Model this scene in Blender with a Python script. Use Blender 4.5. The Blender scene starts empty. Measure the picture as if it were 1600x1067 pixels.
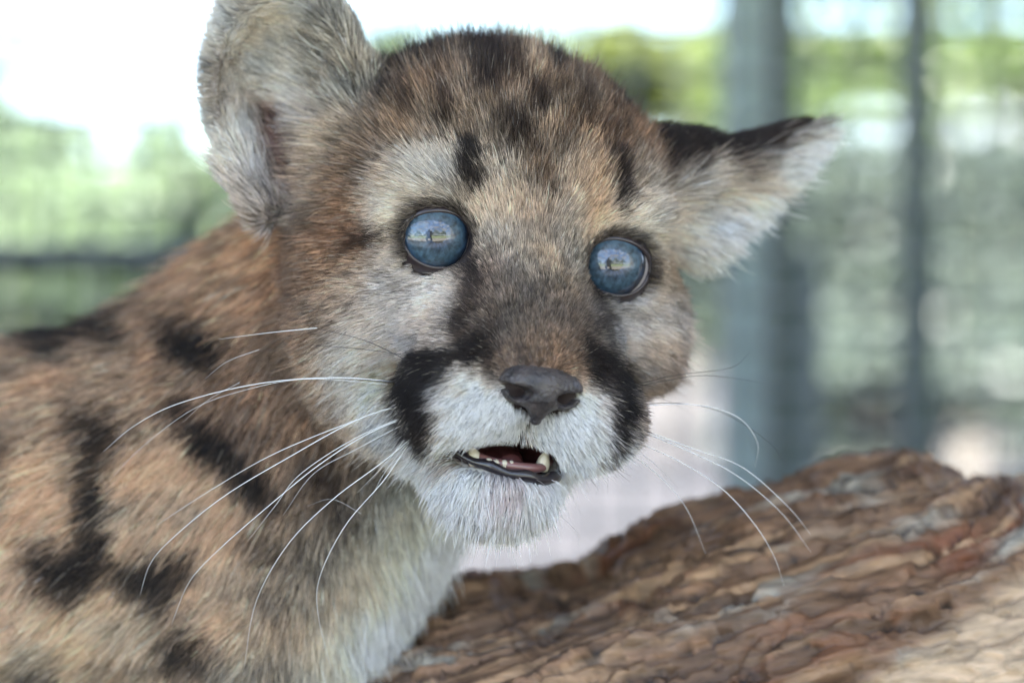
import bpy, math, random
import numpy as np
from mathutils import Matrix, Vector

S = bpy.context.scene
C = S.collection
rng = np.random.default_rng(7)
R = math.radians

# ------------------------------------------------------------------ camera, sky, sun, exposure
CAM_H = 0.30          # camera height, m
FOC = 0.805           # camera to the plane of the cub's eyes, m
cam_d = bpy.data.cameras.new('camera')
cam_d.lens = 105; cam_d.sensor_width = 36
cam_d.clip_start = 0.02; cam_d.clip_end = 2000
cam_d.dof.use_dof = True
cam_d.dof.focus_distance = FOC - 0.008
cam_d.dof.aperture_fstop = 5.8
cam_d.dof.aperture_blades = 0
cam = bpy.data.objects.new('camera', cam_d)
cam.location = (0, 0, CAM_H); cam.rotation_euler = (R(90), 0, 0)
C.objects.link(cam); S.camera = cam

SUN_EL, SUN_AZ = 58, 205      # azimuth the sun stands at, clockwise from +Y
w = bpy.data.worlds.new('World'); S.world = w; w.use_nodes = True
nt = w.node_tree
sky = nt.nodes.new('ShaderNodeTexSky'); sky.sky_type = 'NISHITA'; sky.sun_disc = False
sky.sun_elevation = R(SUN_EL); sky.sun_rotation = R(SUN_AZ)
sky.air_density = .8; sky.dust_density = .2
bg = nt.nodes['Background']; bg.inputs['Strength'].default_value = 0.05
# broken white cloud all over the sky
tcw = nt.nodes.new('ShaderNodeTexCoord'); mpw = nt.nodes.new('ShaderNodeMapping'); mpw.inputs['Scale'].default_value = (1, 1, 2.6)
nzw = nt.nodes.new('ShaderNodeTexNoise'); nzw.inputs['Scale'].default_value = 5.5; nzw.inputs['Detail'].default_value = 8
crw = nt.nodes.new('ShaderNodeValToRGB'); crw.color_ramp.elements[0].position = .47; crw.color_ramp.elements[1].position = .60
mxw = nt.nodes.new('ShaderNodeMix'); mxw.data_type = 'RGBA'; mxw.inputs['B'].default_value = (4.4, 4.5, 4.7, 1)
nt.links.new(tcw.outputs['Generated'], mpw.inputs[0]); nt.links.new(mpw.outputs[0], nzw.inputs['Vector']); nt.links.new(nzw.outputs[0], crw.inputs[0])
nt.links.new(crw.outputs[0], mxw.inputs['Factor']); nt.links.new(sky.outputs[0], mxw.inputs['A']); nt.links.new(mxw.outputs['Result'], bg.inputs[0])
sd = bpy.data.lights.new('sun', 'SUN'); sd.energy = 5.0; sd.angle = R(0.5); sd.color = (1, .96, .90)
so = bpy.data.objects.new('sun', sd); C.objects.link(so)
_sv = Vector((math.sin(R(SUN_AZ))*math.cos(R(SUN_EL)), math.cos(R(SUN_AZ))*math.cos(R(SUN_EL)), math.sin(R(SUN_EL))))
so.rotation_euler = _sv.to_track_quat('Z', 'Y').to_euler()
S.view_settings.view_transform = 'Standard'; S.view_settings.look = 'None'
S.view_settings.exposure = 3.95; S.view_settings.gamma = 1; S.view_settings.use_curve_mapping = False
S.cycles.max_bounces = 10; S.cycles.diffuse_bounces = 4; S.cycles.glossy_bounces = 4
S.cycles.transparent_max_bounces = 8; S.cycles.transmission_bounces = 8
S.cycles.use_denoising = True
S.cycles.sample_clamp_indirect = 6
S.cycles_curves.shape = 'RIBBONS'

# ------------------------------------------------------------------ helpers
def srgb(c):
    c = np.asarray(c, float)/255.0
    return np.where(c <= .04045, c/12.92, ((c+.055)/1.055)**2.4)

def tag(o, label=None, cat=None, group=None, kind=None):
    if label: o['label'] = label
    if cat: o['category'] = cat
    if group: o['group'] = group
    if kind: o['kind'] = kind
    return o

def empty(name, loc=(0, 0, 0), rz=0, **k):
    o = bpy.data.objects.new(name, None); C.objects.link(o)
    o.location = loc; o.rotation_euler = (0, 0, rz); o.empty_display_size = .05
    return tag(o, **k)

def mesh_obj(name, V, F, mat, parent=None, smooth=True, **k):
    me = bpy.data.meshes.new(name)
    V = np.asarray(V, np.float32)
    if isinstance(F, np.ndarray):
        n, m = F.shape
        me.vertices.add(len(V)); me.vertices.foreach_set('co', V.ravel())
        me.loops.add(n*m); me.loops.foreach_set('vertex_index', F.astype(np.int32).ravel())
        me.polygons.add(n); me.polygons.foreach_set('loop_start', np.arange(0, n*m, m, dtype=np.int32))
        me.update(calc_edges=True)
    else:
        me.from_pydata([tuple(map(float, v)) for v in V], [], [tuple(map(int, f)) for f in F])
    me.validate()
    if smooth: me.polygons.foreach_set('use_smooth', np.ones(len(me.polygons), bool))
    if mat: me.materials.append(mat)
    o = bpy.data.objects.new(name, me); C.objects.link(o)
    if parent: o.parent = parent
    return tag(o, **k)

def box(x0, x1, y0, y1, z0, z1, bev=0.0):
    V = [(x, y, z) for z in (z0, z1) for y in (y0, y1) for x in (x0, x1)]
    F = [(0, 2, 3, 1), (4, 5, 7, 6), (0, 1, 5, 4), (2, 6, 7, 3), (0, 4, 6, 2), (1, 3, 7, 5)]
    if bev:   # octagonal upright post with chamfered corners
        b = bev
        ring = [(x0+b, y0), (x1-b, y0), (x1, y0+b), (x1, y1-b), (x1-b, y1), (x0+b, y1), (x0, y1-b), (x0, y0+b)]
        V = [(x, y, z0) for x, y in ring]+[(x, y, z1) for x, y in ring]
        F = [tuple(range(7, -1, -1)), tuple(range(8, 16))]+[(i, (i+1) % 8, 8+(i+1) % 8, 8+i) for i in range(8)]
    return V, F

def tube(pts, radii, sides=6, cap=True):
    pts = np.asarray(pts, float); n = len(pts)
    T = np.gradient(pts, axis=0); T /= np.linalg.norm(T, axis=1)[:, None]+1e-12
    up = np.array([0, 0, 1.]) if abs(T[0][2]) < .9 else np.array([1., 0, 0])
    V = []
    for i in range(n):
        a = np.cross(T[i], up); a /= np.linalg.norm(a); b = np.cross(T[i], a); up = -b if False else up
        for k in range(sides):
            t = 2*math.pi*k/sides
            V.append(pts[i]+radii[i]*(math.cos(t)*a+math.sin(t)*b))
    F = [(i*sides+k, i*sides+(k+1) % sides, (i+1)*sides+(k+1) % sides, (i+1)*sides+k) for i in range(n-1) for k in range(sides)]
    if cap:
        F += [tuple(range(sides-1, -1, -1)), tuple(range((n-1)*sides, n*sides))]
    return V, F

def spline(pts, n):
    """Catmull-Rom through pts"""
    P_ = np.asarray(pts, float); P_ = np.vstack([2*P_[0]-P_[1], P_, 2*P_[-1]-P_[-2]])
    m = len(P_)-3; out = []
    for t in np.linspace(0, m-1e-6, n):
        i = int(t); u = t-i; a, b, c, d = P_[i:i+4]
        out.append(.5*((2*b)+(-a+c)*u+(2*a-5*b+4*c-d)*u*u+(-a+3*b-3*c+d)*u**3))
    return np.array(out)

def _h(i, j, k, seed):
    n = (i*374761393+j*668265263+k*2147483647+seed*1274126177) & 0xffffffff
    n = ((n ^ (n >> 13))*1274126177) & 0xffffffff
    return ((n ^ (n >> 16)) & 0xffff)/65535.0

def vnoise(p, seed=0):
    """value noise in [-1,1] at points p (...,3)"""
    f = np.floor(p); u = p-f; u = u*u*(3-2*u); i = f.astype(np.int64)
    out = 0
    for dx in (0, 1):
        for dy in (0, 1):
            for dz in (0, 1):
                wgt = (u[..., 0] if dx else 1-u[..., 0])*(u[..., 1] if dy else 1-u[..., 1])*(u[..., 2] if dz else 1-u[..., 2])
                out = out+wgt*_h(i[..., 0]+dx, i[..., 1]+dy, i[..., 2]+dz, seed)
    return out*2-1

def fbm(p, seed=0, o=3):
    s = 0; a = 1; t = 0
    for k in range(o):
        s = s+a*vnoise(p*(2**k), seed+k*17); t += a; a *= .5
    return s/t

# materials
def new_mat(name):
    m = bpy.data.materials.new(name); m.use_nodes = True
    return m, m.node_tree, m.node_tree.nodes['Principled BSDF']

def simple(name, col, rough=.6, **k):
    m, t, b = new_mat(name)
    b.inputs['Base Color'].default_value = (*col, 1); b.inputs['Roughness'].default_value = rough
    for a, v in k.items(): b.inputs[a.replace('_', ' ')].default_value = v
    return m

def noisy(name, stops, scale=(1, 1, 1), nscale=5, detail=8, rough=.8, bump=0, bscale=None, distort=0, nrough=.6, bdist=.01):
    m, t, b = new_mat(name); N = t.nodes; L = t.links
    tc = N.new('ShaderNodeTexCoord'); mp = N.new('ShaderNodeMapping'); mp.inputs['Scale'].default_value = scale
    L.new(tc.outputs['Object'], mp.inputs[0])
    nz = N.new('ShaderNodeTexNoise'); nz.inputs['Scale'].default_value = nscale; nz.inputs['Detail'].default_value = detail
    nz.inputs['Roughness'].default_value = nrough; nz.inputs['Distortion'].default_value = distort
    L.new(mp.outputs[0], nz.inputs['Vector'])
    cr = N.new('ShaderNodeValToRGB'); e = cr.color_ramp.elements
    while len(e) < len(stops): e.new(.5)
    for q, (p, c) in zip(e, stops): q.position = p; q.color = (*c, 1)
    L.new(nz.outputs[0], cr.inputs[0]); L.new(cr.outputs[0], b.inputs['Base Color'])
    b.inputs['Roughness'].default_value = rough
    if bump:
        n2 = N.new('ShaderNodeTexNoise'); n2.inputs['Scale'].default_value = bscale or nscale*3; n2.inputs['Detail'].default_value = 8
        L.new(mp.outputs[0], n2.inputs['Vector'])
        bp = N.new('ShaderNodeBump'); bp.inputs['Strength'].default_value = bump; bp.inputs['Distance'].default_value = bdist
        L.new(n2.outputs[0], bp.inputs['Height']); L.new(bp.outputs[0], b.inputs['Normal'])
    return m

def leaf_mat(name, c0, c1):
    m, t, b = new_mat(name); N = t.nodes; L = t.links
    at = N.new('ShaderNodeAttribute'); at.attribute_name = 'tone'
    mx = N.new('ShaderNodeMix'); mx.data_type = 'RGBA'; mx.inputs['A'].default_value = (*c0, 1); mx.inputs['B'].default_value = (*c1, 1)
    L.new(at.outputs['Fac'], mx.inputs['Factor'])
    b.inputs['Roughness'].default_value = .45
    tr = N.new('ShaderNodeBsdfTranslucent'); L.new(mx.outputs['Result'], tr.inputs['Color'])
    L.new(mx.outputs['Result'], b.inputs['Base Color'])
    ms = N.new('ShaderNodeMixShader'); ms.inputs[0].default_value = .35
    L.new(b.outputs[0], ms.inputs[1]); L.new(tr.outputs[0], ms.inputs[2]); L.new(ms.outputs[0], N['Material Output'].inputs[0])
    return m

# pixel on the photograph (1600 px wide) -> world x, z at distance D metres in front of the camera
FPX = 105/36*1600
def WX(px, D): return (px-800)/FPX*D
def WZ(py, D): return CAM_H+(533.5-py)/FPX*D

# ================================================================== THE SETTING
g_mat = noisy('gravel', [(.3, (.018, .018, .020)), (.5, (.030, .030, .033)), (.7, (.048, .047, .051))], nscale=9, detail=10, rough=.9, bump=.5, bscale=60)
g_mat.node_tree.nodes['Principled BSDF'].inputs['Specular IOR Level'].default_value = .04
xs = np.concatenate([np.linspace(-400, -10, 12), np.linspace(-9, 9, 40), np.linspace(10, 400, 12)])
ys = np.concatenate([np.linspace(-300, -10, 10), np.linspace(-9, 14, 50), np.linspace(16, 900, 14)])
gx, gy = np.meshgrid(xs, ys, indexing='ij'); gp = np.stack([gx, gy, gx*0], -1)
gz = .012*fbm(gp*1.3, 3)*(np.hypot(gx, gy) < 14) - .012
V = np.stack([gx, gy, gz], -1).reshape(-1, 3); ny = len(ys)
ii, jj = np.meshgrid(np.arange(len(xs)-1), np.arange(ny-1), indexing='ij'); a = (ii*ny+jj).ravel()
mesh_obj('ground', V, np.stack([a, a+ny, a+ny+1, a+1], 1), g_mat, kind='structure')

sand_m = noisy('pale_sandy_path', [(.3, (.13, .125, .11)), (.7, (.22, .21, .19))], nscale=7, rough=.95, bump=.3, bscale=80)
v, f = box(-7, 7, -1.9, -.35, -.2, .012); mesh_obj('sandy_path', v, f, sand_m, smooth=False, kind='structure')
lawn_m = noisy('lawn', [(.3, (.08, .12, .04)), (.7, (.17, .21, .08))], nscale=14, rough=.9, bump=.4, bscale=120)
v, f = box(-30, 30, -60, -1.93, -.2, .03); mesh_obj('lawn', v, f, lawn_m, smooth=False, kind='structure')
# roof over the enclosure: corrugated sheets on rafters, it throws the shade the cub sits in
roof_m = simple('roof_sheet', (.16, .15, .14), .6)
wood_m = noisy('weathered_timber', [(.3, (.06, .075, .07)), (.7, (.13, .15, .14))], scale=(8, 8, 1), nscale=6, rough=.8, bump=.3)
pipe_m = noisy('dark_painted_steel', [(.3, (.035, .05, .05)), (.7, (.07, .09, .088))], nscale=20, rough=.45)
galv_m = noisy('galvanised_wire', [(.3, (.22, .24, .25)), (.7, (.36, .38, .39))], nscale=40, rough=.35)
roof = empty('enclosure_roof', (0, 0, 1.75), label='corrugated metal roof on timber rafters shading the enclosure', cat='roof')
for k in range(7):
    x0 = -3.15+k*.9; nx = 40
    X = np.linspace(x0, x0+.92, nx); Z = .012*np.cos(X*2*math.pi/.076)+.004*(k % 2)
    V = np.concatenate([np.stack([X, X*0-.7, Z], 1), np.stack([X, X*0+2.1, Z+.05], 1)])
    F = np.array([(i, i+1, nx+i+1, nx+i) for i in range(nx-1)])
    mesh_obj('roof_sheet', V, F, roof_m, roof)
for k in range(6):
    x = -3+k*1.2
    v, f = box(x-.025, x+.025, -.7, 2.1, -.14, -.03); mesh_obj('rafter', v, f, wood_m, roof, smooth=False)

# enclosure fence behind the cub
FD = 1.7
fence = empty('enclosure_fence', (0, FD, 0), label='dark green post and wire mesh fence of the enclosure behind the cub', cat='fence')
def fpost(px0, px1, dy, depth, m, D=FD):
    v, f = box(WX(px0, D), WX(px1, D), dy, dy+depth, -.0, 1.62, .004)
    mesh_obj('post', v, f, m, fence, smooth=False)
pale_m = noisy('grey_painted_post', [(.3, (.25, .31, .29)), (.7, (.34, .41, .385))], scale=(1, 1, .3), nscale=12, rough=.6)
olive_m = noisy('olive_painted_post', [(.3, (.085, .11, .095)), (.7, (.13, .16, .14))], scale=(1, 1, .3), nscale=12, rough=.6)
post_m = noisy('painted_post', [(.3, (.10, .135, .135)), (.7, (.16, .20, .20))], scale=(1, 1, .3), nscale=12, rough=.6)
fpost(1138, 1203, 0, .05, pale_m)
fpost(1205, 1250, .012, .05, olive_m)  # added post, stands in for the dark side face of the wide post
fpost(1414, 1460, 0, .03, olive_m)
fpost(-260, -190, 0, .04, pipe_m); fpost(420, 470, 0, .04, pipe_m); fpost(1900, 1960, 0, .05, pipe_m)
for py in (402, -150, 960):
    z = WZ(py, FD)
    xe = WX(1140, FD) if py == 402 else 2.6      # the middle rail ends at the wide post
    v, f = tube([(-2.6, .02, z), (-.5, .02, z), (xe*.5, .02, z), (xe, .02, z)], [.0095]*4, 10)
    mesh_obj('rail', v, f, pipe_m, fence)
# wire mesh: one joined sheet of welded wire
V = []; F = []
def wire(p0, p1, r=.0011):
    b = len(V); v, f = tube([p0, p1], [r, r], 4, False); V.extend(v); F.extend([tuple(q+b for q in g) for g in f])
for x in np.arange(-1.1, 1.1, .0254): wire((x, -.012, .0), (x, -.012, 1.25))
for z in np.arange(.02, 1.25, .0254): wire((-1.1, -.010, z), (1.1, -.010, z))
mesh_obj('wire_mesh', V, F, galv_m, fence, kind='stuff')

wall_m = noisy('grey_board', [(.3, (.20, .185, .16)), (.7, (.30, .28, .245))], scale=(8, 8, 1), nscale=6, rough=.8)
# solid board walls on both sides of the enclosure
for sx, lab in ((-1, 'timber board side wall of the enclosure, left of the cub and out of view'), (1, 'timber board side wall of the enclosure, right of the cub and out of view')):
    sw = empty('board_wall', (2.75*sx, 0, 0), label=lab, cat='wall', group='side walls of the enclosure')
    for k in range(13):
        y0 = -.68+k*.2
        v, f = box(-.011+.004*(k % 2), .011+.004*(k % 2), y0, y0+.192, 0, 1.6); mesh_obj('board', v, f, wall_m, sw, smooth=False)

stub = empty('timber_post', (0, 2.2, 0), label='short dark timber post standing behind the fence post right of the cub', cat='post')
v, f = box(WX(1180, 2.2), WX(1288, 2.2), 2.2-2.2, .06, 0, WZ(395, 2.2), .006); mesh_obj('shaft', v, f, post_m, stub, smooth=False)
v, f = box(WX(1172, 2.2), WX(1296, 2.2), -.006, .066, WZ(395, 2.2), WZ(385, 2.2)); mesh_obj('cap', v, f, pipe_m, stub, smooth=False)

# foliage
bark_m = noisy('trunk_bark', [(.3, (.05, .045, .04)), (.7, (.13, .12, .105))], scale=(6, 6, 1), nscale=8, rough=.9, bump=.6)
def crown_mesh(name, blobs, n, size, mat, parent, seed, holes=(), thin=0.0, **k):
    r = np.random.default_rng(seed)
    blobs = np.array(blobs, float); wv = blobs[:, 3]*blobs[:, 4]*blobs[:, 5]; wv /= wv.sum()
    idx = r.choice(len(blobs), n, p=wv); b = blobs[idx]
    d = r.normal(size=(n, 3)); d /= np.linalg.norm(d, axis=1)[:, None]; rad = r.random(n)**.45
    c = b[:, :3]+d*rad[:, None]*b[:, 3:6]
    keep = fbm(c*3.2, seed) > -.25+thin
    for hx, hy, hz, hr in holes:
        keep &= ((c[:, 0]-hx)**2+(c[:, 2]-hz)**2) > (hr*(1+.25*r.normal(size=n)))**2
    c = c[keep]; n = len(c); d = d[keep]
    nrm = d*.6+r.normal(size=(n, 3))*.7+np.array([0, 0, .5]); nrm /= np.linalg.norm(nrm, axis=1)[:, None]
    a = np.cross(nrm, r.normal(size=(n, 3))); a /= np.linalg.norm(a, axis=1)[:, None]; bb = np.cross(nrm, a)
    s = size*(.6+.8*r.random(n))[:, None]
    fold = nrm*s*.12
    P4 = np.stack([c-a*s, c-bb*s*.45+fold*-1, c+a*s, c+bb*s*.45-fold], 1)
    F4 = np.arange(n*4).reshape(n, 4)
    o = mesh_obj(name, P4.reshape(-1, 3), F4, mat, parent, smooth=False, **k)
    at = o.data.attributes.new('tone', 'FLOAT', 'FACE'); at.data.foreach_set('value', np.clip(.5+.6*fbm(c*2.5, seed+5)+.25*r.normal(size=n), 0, 1).astype(np.float32))
    return o
def trunk_mesh(name, x, y, h, r0, parent, lean=.05, mat=None):
    pts = [(x+lean*h*t+.02*math.sin(7*t), y, h*t-.05) for t in np.linspace(0, 1, 9)]
    v, f = tube(pts, [r0*(1.25-.75*t if t > .1 else 1.5) for t in np.linspace(0, 1, 9)], 10)
    return mesh_obj(name, v, f, mat or bark_m, parent)
lm_bright = leaf_mat('leaf_bright', (.06, .10, .035), (.12, .17, .055))
lm_pale = leaf_mat('leaf_pale', (.075, .115, .065), (.125, .175, .095))
lm_dark = leaf_mat('leaf_dark', (.045, .064, .054), (.085, .112, .088))
lm_yel = leaf_mat('leaf_yellow', (.09, .12, .03), (.15, .18, .055))

def tree(name, label, cat, blobs, n, size, mat, seed, trunk=None, group=None, holes=(), thin=0):
    t = empty(name, (0, 0, 0), label=label, cat=cat, group=group)
    crown_mesh('crown', blobs, n, size, mat, t, seed, holes, thin)
    if trunk:
        trunk_mesh('trunk', *trunk, t)
    return t
def blob_px(px, py, D, rx, rz, ry=None):
    return (WX(px, D), D, WZ(py, D), rx/FPX*D, (ry or rx)/FPX*D, rz/FPX*D)

tree('clipped_hedge', 'pale green sunlit hedge far behind the cub on the left', 'hedge',
     [blob_px(px, 400+20*math.sin(px*.02), 9, 130, 130) for px in range(-500, 760, 90)]+[blob_px(px, 300+15*math.sin(px*.013), 9, 90, 70) for px in range(-500, 420, 80)], 16000, .045, lm_pale, 11, (WX(100, 9), 9, .5, .05))
D7 = 7.0
tree('slender_tree', 'thin pale tree with sparse leaves rising above the far hedge on the left', 'tree',
     [blob_px(px, py, 12, rx, rz) for px, py, rx, rz in ((-60, 150, 90, 110), (30, 60, 70, 60), (60, 215, 120, 60), (190, 235, 90, 45), (280, 200, 70, 60), (-140, 240, 120, 80))], 3600, .05, lm_pale, 17, (WX(20, 12), 12, 1.1, .04), thin=.12)
tree('slender_tree', 'airy pale tree showing between the left ear and the crown of the cub', 'tree',
     [blob_px(px, py, 13, rx, rz) for px, py, rx, rz in ((640, 60, 90, 60), (720, 100, 90, 70), (600, 140, 90, 70), (820, 60, 70, 60))], 2600, .05, lm_pale, 18, (WX(690, 13), 13, 1.2, .04), thin=.1)
tree('leafy_tree', 'yellow green sunlit leaves above the top of the cub\'s head', 'tree',
     [blob_px(965, 75, 8, 75, 62), blob_px(1000, 150, 8, 60, 80), blob_px(1090, 100, 8, 62, 75), blob_px(1110, 190, 8, 70, 60), blob_px(900, 130, 8, 60, 60)], 5200, .035, lm_yel, 12, (WX(1045, 8), 8, .95, .03))
hol = [(WX(x, D7), D7, WZ(y, D7), r/FPX*D7*1.35) for x, y, r in ((1092, 12, 22), (1165, 10, 14), (1262, 18, 16), (1300, 14, 20), (1345, 20, 20), (1388, 16, 20), (1500, 18, 22), (1545, 12, 16), (1600, 20, 22), (1180, 190, 10),
      (1322, 188, 14), (1352, 185, 18), (1392, 190, 18), (1472, 186, 17), (1512, 190, 20), (1556, 186, 20), (1600, 190, 20), (1650, 188, 20), (1370, 235, 9), (1500, 270, 10), (1420, 300, 8), (1560, 300, 9))]
tree('leafy_tree', 'green tree in the upper right behind the thin post', 'tree',
     [blob_px(px, py, D7, 85, 60, 60) for px in range(1160, 1800, 75) for py in (-70, 15, 100, 175)], 17000, .028, lm_bright, 13, (WX(1520, D7), D7, .85, .04), holes=hol, thin=-.12)
_r = random.Random(5); hol += [(WX(_r.uniform(1260, 1620), D7), D7, WZ(_r.uniform(45, 170), D7), _r.uniform(8, 12)/FPX*D7*1.3) for _ in range(12)]
hol2 = [(WX(x, 6), 6, WZ(y, 6), r/FPX*6*1.35) for x, y, r in ((1322, 188, 14), (1352, 185, 18), (1392, 190, 18), (1472, 186, 17), (1512, 190, 20), (1556, 186, 20), (1600, 190, 20), (1370, 235, 9), (1500, 270, 10), (1420, 300, 8), (1560, 300, 9), (1310, 430, 13), (1390, 600, 15), (1345, 640, 16), (1490, 620, 14), (1560, 620, 16), (1480, 380, 12), (1385, 405, 12), (1330, 330, 14), (1365, 345, 10), (1520, 330, 15), (1550, 400, 15), (1345, 470, 14), (1375, 520, 10), (1540, 470, 14), (1500, 540, 14), (1580, 560, 14), (1330, 570, 12), (1100, 520, 26), (1110, 600, 26), (1590, 480, 15), (1400, 420, 8))]
tree('broad_shrub', 'dark green shrub filling the background right of the cub', 'shrub',
     [blob_px(px, py, 6, 80, 75, 60) for px in range(1160, 1800, 75) for py in (270, 340, 420, 500)]+[blob_px(1090, py, 6, 70, 60, 60) for py in (290, 350, 420, 470)], 17000, .03, lm_dark, 14, (WX(1330, 6), 6, .5, .05), holes=hol2, thin=-.1)
tree('low_shrub', 'low grey green shrub beside the gravel at the far right', 'shrub',
     [blob_px(px, py, 5.2, 80, 70) for px in range(1200, 1760, 80) for py in (590, 680)], 3000, .028, lm_dark, 15, (WX(1500, 5.2), 5.2, .25, .03), thin=.2)
crown_mesh('distant_trees', [(x_, 34+2*math.sin(x_*2.1), .7+.35*math.sin(x_*1.3), 1.6, 1.2, .9+.3*math.sin(x_*.7+1)) for x_ in np.arange(-16, 17, 1.3)], 22000, .13, lm_pale, None, 71, thin=-.5, kind='stuff')
# trees in front of the enclosure, behind the camera: they show in the cub's eyes
for q, (x, y, s, zc) in enumerate([(-8.5, -13, 1.9, 2.2), (-3.2, -22, 1.6, 1.9), (4.6, -14, 2.3, 2.6), (10.5, -12, 1.7, 2.4)]):
    tree('garden_tree', ['broad green tree leftmost in front of the enclosure', 'small far green tree second from left in front of the enclosure', 'largest green tree, second from right in front of the enclosure', 'green tree rightmost in front of the enclosure'][q], 'tree',
         [(x+a_*s, y, zc+b_*s, c_*s, c_*s, c_*s*.8) for a_, b_, c_ in ((-.8, -.2, .7), (.7, .1, .8), (0, .6, .7), (1.3, -.3, .5), (-1.4, -.5, .5))], 2600, .14, lm_bright, 30+q, (x, y, zc, .13), group='trees in front of the enclosure')
tree('garden_hedge', 'long low green hedge across the lawn in front of the enclosure', 'hedge', [(x_, -25, .5+.25*math.sin(x_*1.7), 1.6, .8, .8) for x_ in np.arange(-22, 23, 1.8)], 7000, .2, lm_bright, 44, (0, -25, .5, .1))
# the photographer kneeling behind the camera, who shows in the cub's eyes
def skinned(name, joints, edges, mat, parent):
    me = bpy.data.meshes.new(name); me.from_pydata([j[:3] for j in joints], edges, []); me.materials.append(mat)
    o = bpy.data.objects.new(name, me); C.objects.link(o); o.parent = parent
    md = o.modifiers.new('skin', 'SKIN'); me.skin_vertices.new() if not me.skin_vertices else None
    for sv, j in zip(me.skin_vertices[0].data, joints): sv.radius = (j[3], j[3])
    me.skin_vertices[0].data[0].use_root = True
    sb_ = o.modifiers.new('smooth', 'SUBSURF'); sb_.levels = 1; sb_.render_levels = 2
    return o
ph = empty('person', (-.02, -.62, 0), label='person in dark clothes kneeling in front of the cub, reflected in its eyes', cat='person')
cloth = noisy('dark_clothes', [(.3, (.018, .020, .026)), (.7, (.035, .037, .045))], nscale=30, rough=.9)
J = [(0, 0, .26, .13), (0, .03, .42, .125), (0, .06, .55, .13), (0, .08, .62, .06), (0, .10, .70, .075), (0, .11, .77, .07),
     (-.16, .07, .57, .055), (-.20, .17, .42, .045), (-.07, .29, .50, .036), (.16, .07, .57, .055), (.20, .17, .42, .045), (.07, .29, .50, .036),
     (-.10, .02, .22, .085), (-.13, .32, .20, .06), (-.12, .28, .05, .045), (.11, .0, .20, .085), (.14, .30, .06, .06), (.13, -.10, .055, .045)]
E_ = [(0, 1), (1, 2), (2, 3), (3, 4), (4, 5), (2, 6), (6, 7), (7, 8), (2, 9), (9, 10), (10, 11), (0, 12), (12, 13), (13, 14), (0, 15), (15, 16), (16, 17)]
skinned('body', J, E_, cloth, ph)
#BODY#
# ================================================================== LOG
MM = .001
def P(px, py, d):
    """point in cub millimetres (origin at the eyes' plane on the view axis) seen at a photo pixel, d mm behind that plane"""
    s = (805+d)/FPX
    return np.array([(px-800)*s, d, (533.5-py)*s])
def to_px(p):
    s = FPX/(805+p[..., 1]); return 800+p[..., 0]*s, 533.5-p[..., 2]*s

log = empty('fallen_log', (0, FOC, CAM_H), label='thick weathered log with rough reddish brown grain lying in front of the fence', cat='log')
ax = np.array([math.cos(R(17)), .10, math.sin(R(17))]); ax /= np.linalg.norm(ax)
vert = np.cross(np.cross(ax, [0, 0, 1.]), ax); vert /= np.linalg.norm(vert); side = np.cross(ax, vert)   # side ~ away from the camera
if side[1] < 0: side = -side
# outline of the top edge, photo pixels
edge = np.array([(300, 1020), (560, 985), (640, 930), (690, 893), (740, 880), (775, 897), (860, 902), (905, 893), (930, 876), (948, 845), (980, 826), (1010, 812), (1080, 800), (1150, 778), (1230, 758), (1290, 728), (1340, 710), (1400, 703), (1450, 712), (1500, 728), (1560, 742), (1566, 762), (1600, 768), (1700, 745), (1900, 700)], float)
nu, nv = 700, 560
LOGR = 92.0; ctr = P(1150, 775, 105)-vert*LOGR
u = np.linspace(-330, 420, nu); phi = np.linspace(0, 2*math.pi, nv, endpoint=False)
# height of the outline above the straight cylinder for each u (measured along vert at the crest)
eu = []; eh = []
for px, py in edge:
    q = P(px, py, 105)-ctr; eu.append(q@ax); eh.append(q@vert-LOGR)
eu = np.array(eu); eh = np.array(eh); o_ = np.argsort(eu); crest = np.interp(u, eu[o_], eh[o_])
U, PH = np.meshgrid(u, phi, indexing='ij')
ang = PH                                   # 0 = top crest, pi/2 = towards the camera
warp = U*.9+18*fbm(np.stack([U*.012, ang*1.5, U*0], -1), 5)
q = np.stack([warp*.010, ang*7+.35*fbm(np.stack([U*.02, ang*3, U*0], -1), 9), U*0+1.3], -1)
def cells(x, y, seed):
    """F1, F2-F1 and a random number of the nearest jittered cell"""
    ix, iy = np.floor(x).astype(np.int64), np.floor(y).astype(np.int64); f1 = np.full(x.shape, 9.); f2 = f1.copy(); rid = f1*0
    for dx in (-1, 0, 1):
        for dy in (-1, 0, 1):
            a_, b_ = ix+dx, iy+dy; cx = a_+_h(a_, b_, a_*0, seed); cy = b_+_h(a_, b_, a_*0, seed+1)
            d_ = np.hypot(cx-x, cy-y); m_ = d_ < f1
            f2 = np.where(m_, f1, np.minimum(f2, d_)); rid = np.where(m_, _h(a_, b_, a_*0, seed+2), rid); f1 = np.where(m_, d_, f1)
    return f1, f2-f1, rid
arc = ang*LOGR-crest[:, None]*np.clip(np.cos(PH), 0, 1)**3/np.maximum(np.abs(np.sin(PH)), .45)      # grain runs straight through the humps of the outline
ang = arc/LOGR
wx_ = 1.0*fbm(np.stack([U*.02, arc*.05, U*0], -1), 301, 3); wy_ = .30*fbm(np.stack([U*.016, arc*.05, U*0+5], -1), 303, 3)
k1, g1, id1 = cells(U/95+wx_*.5, arc/9+wy_*1.1, 401)
k2, g2_, id2 = cells(U/15+wx_*3, arc/4.2+wy_*2.0, 411)
k3, g3, id3 = cells(U/17+wx_*2, arc/1.6+wy_*5, 421)
ridge = fbm(np.stack([warp*.010, ang*6, U*0], -1), 21, 4)
flake = fbm(np.stack([U*.018, arc*.055, U*0+21], -1), 131, 5)*3.2; fq = np.floor(flake); flake = fq+np.clip((flake-fq-.82)/.18, 0, 1)   # broken-off layers
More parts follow.
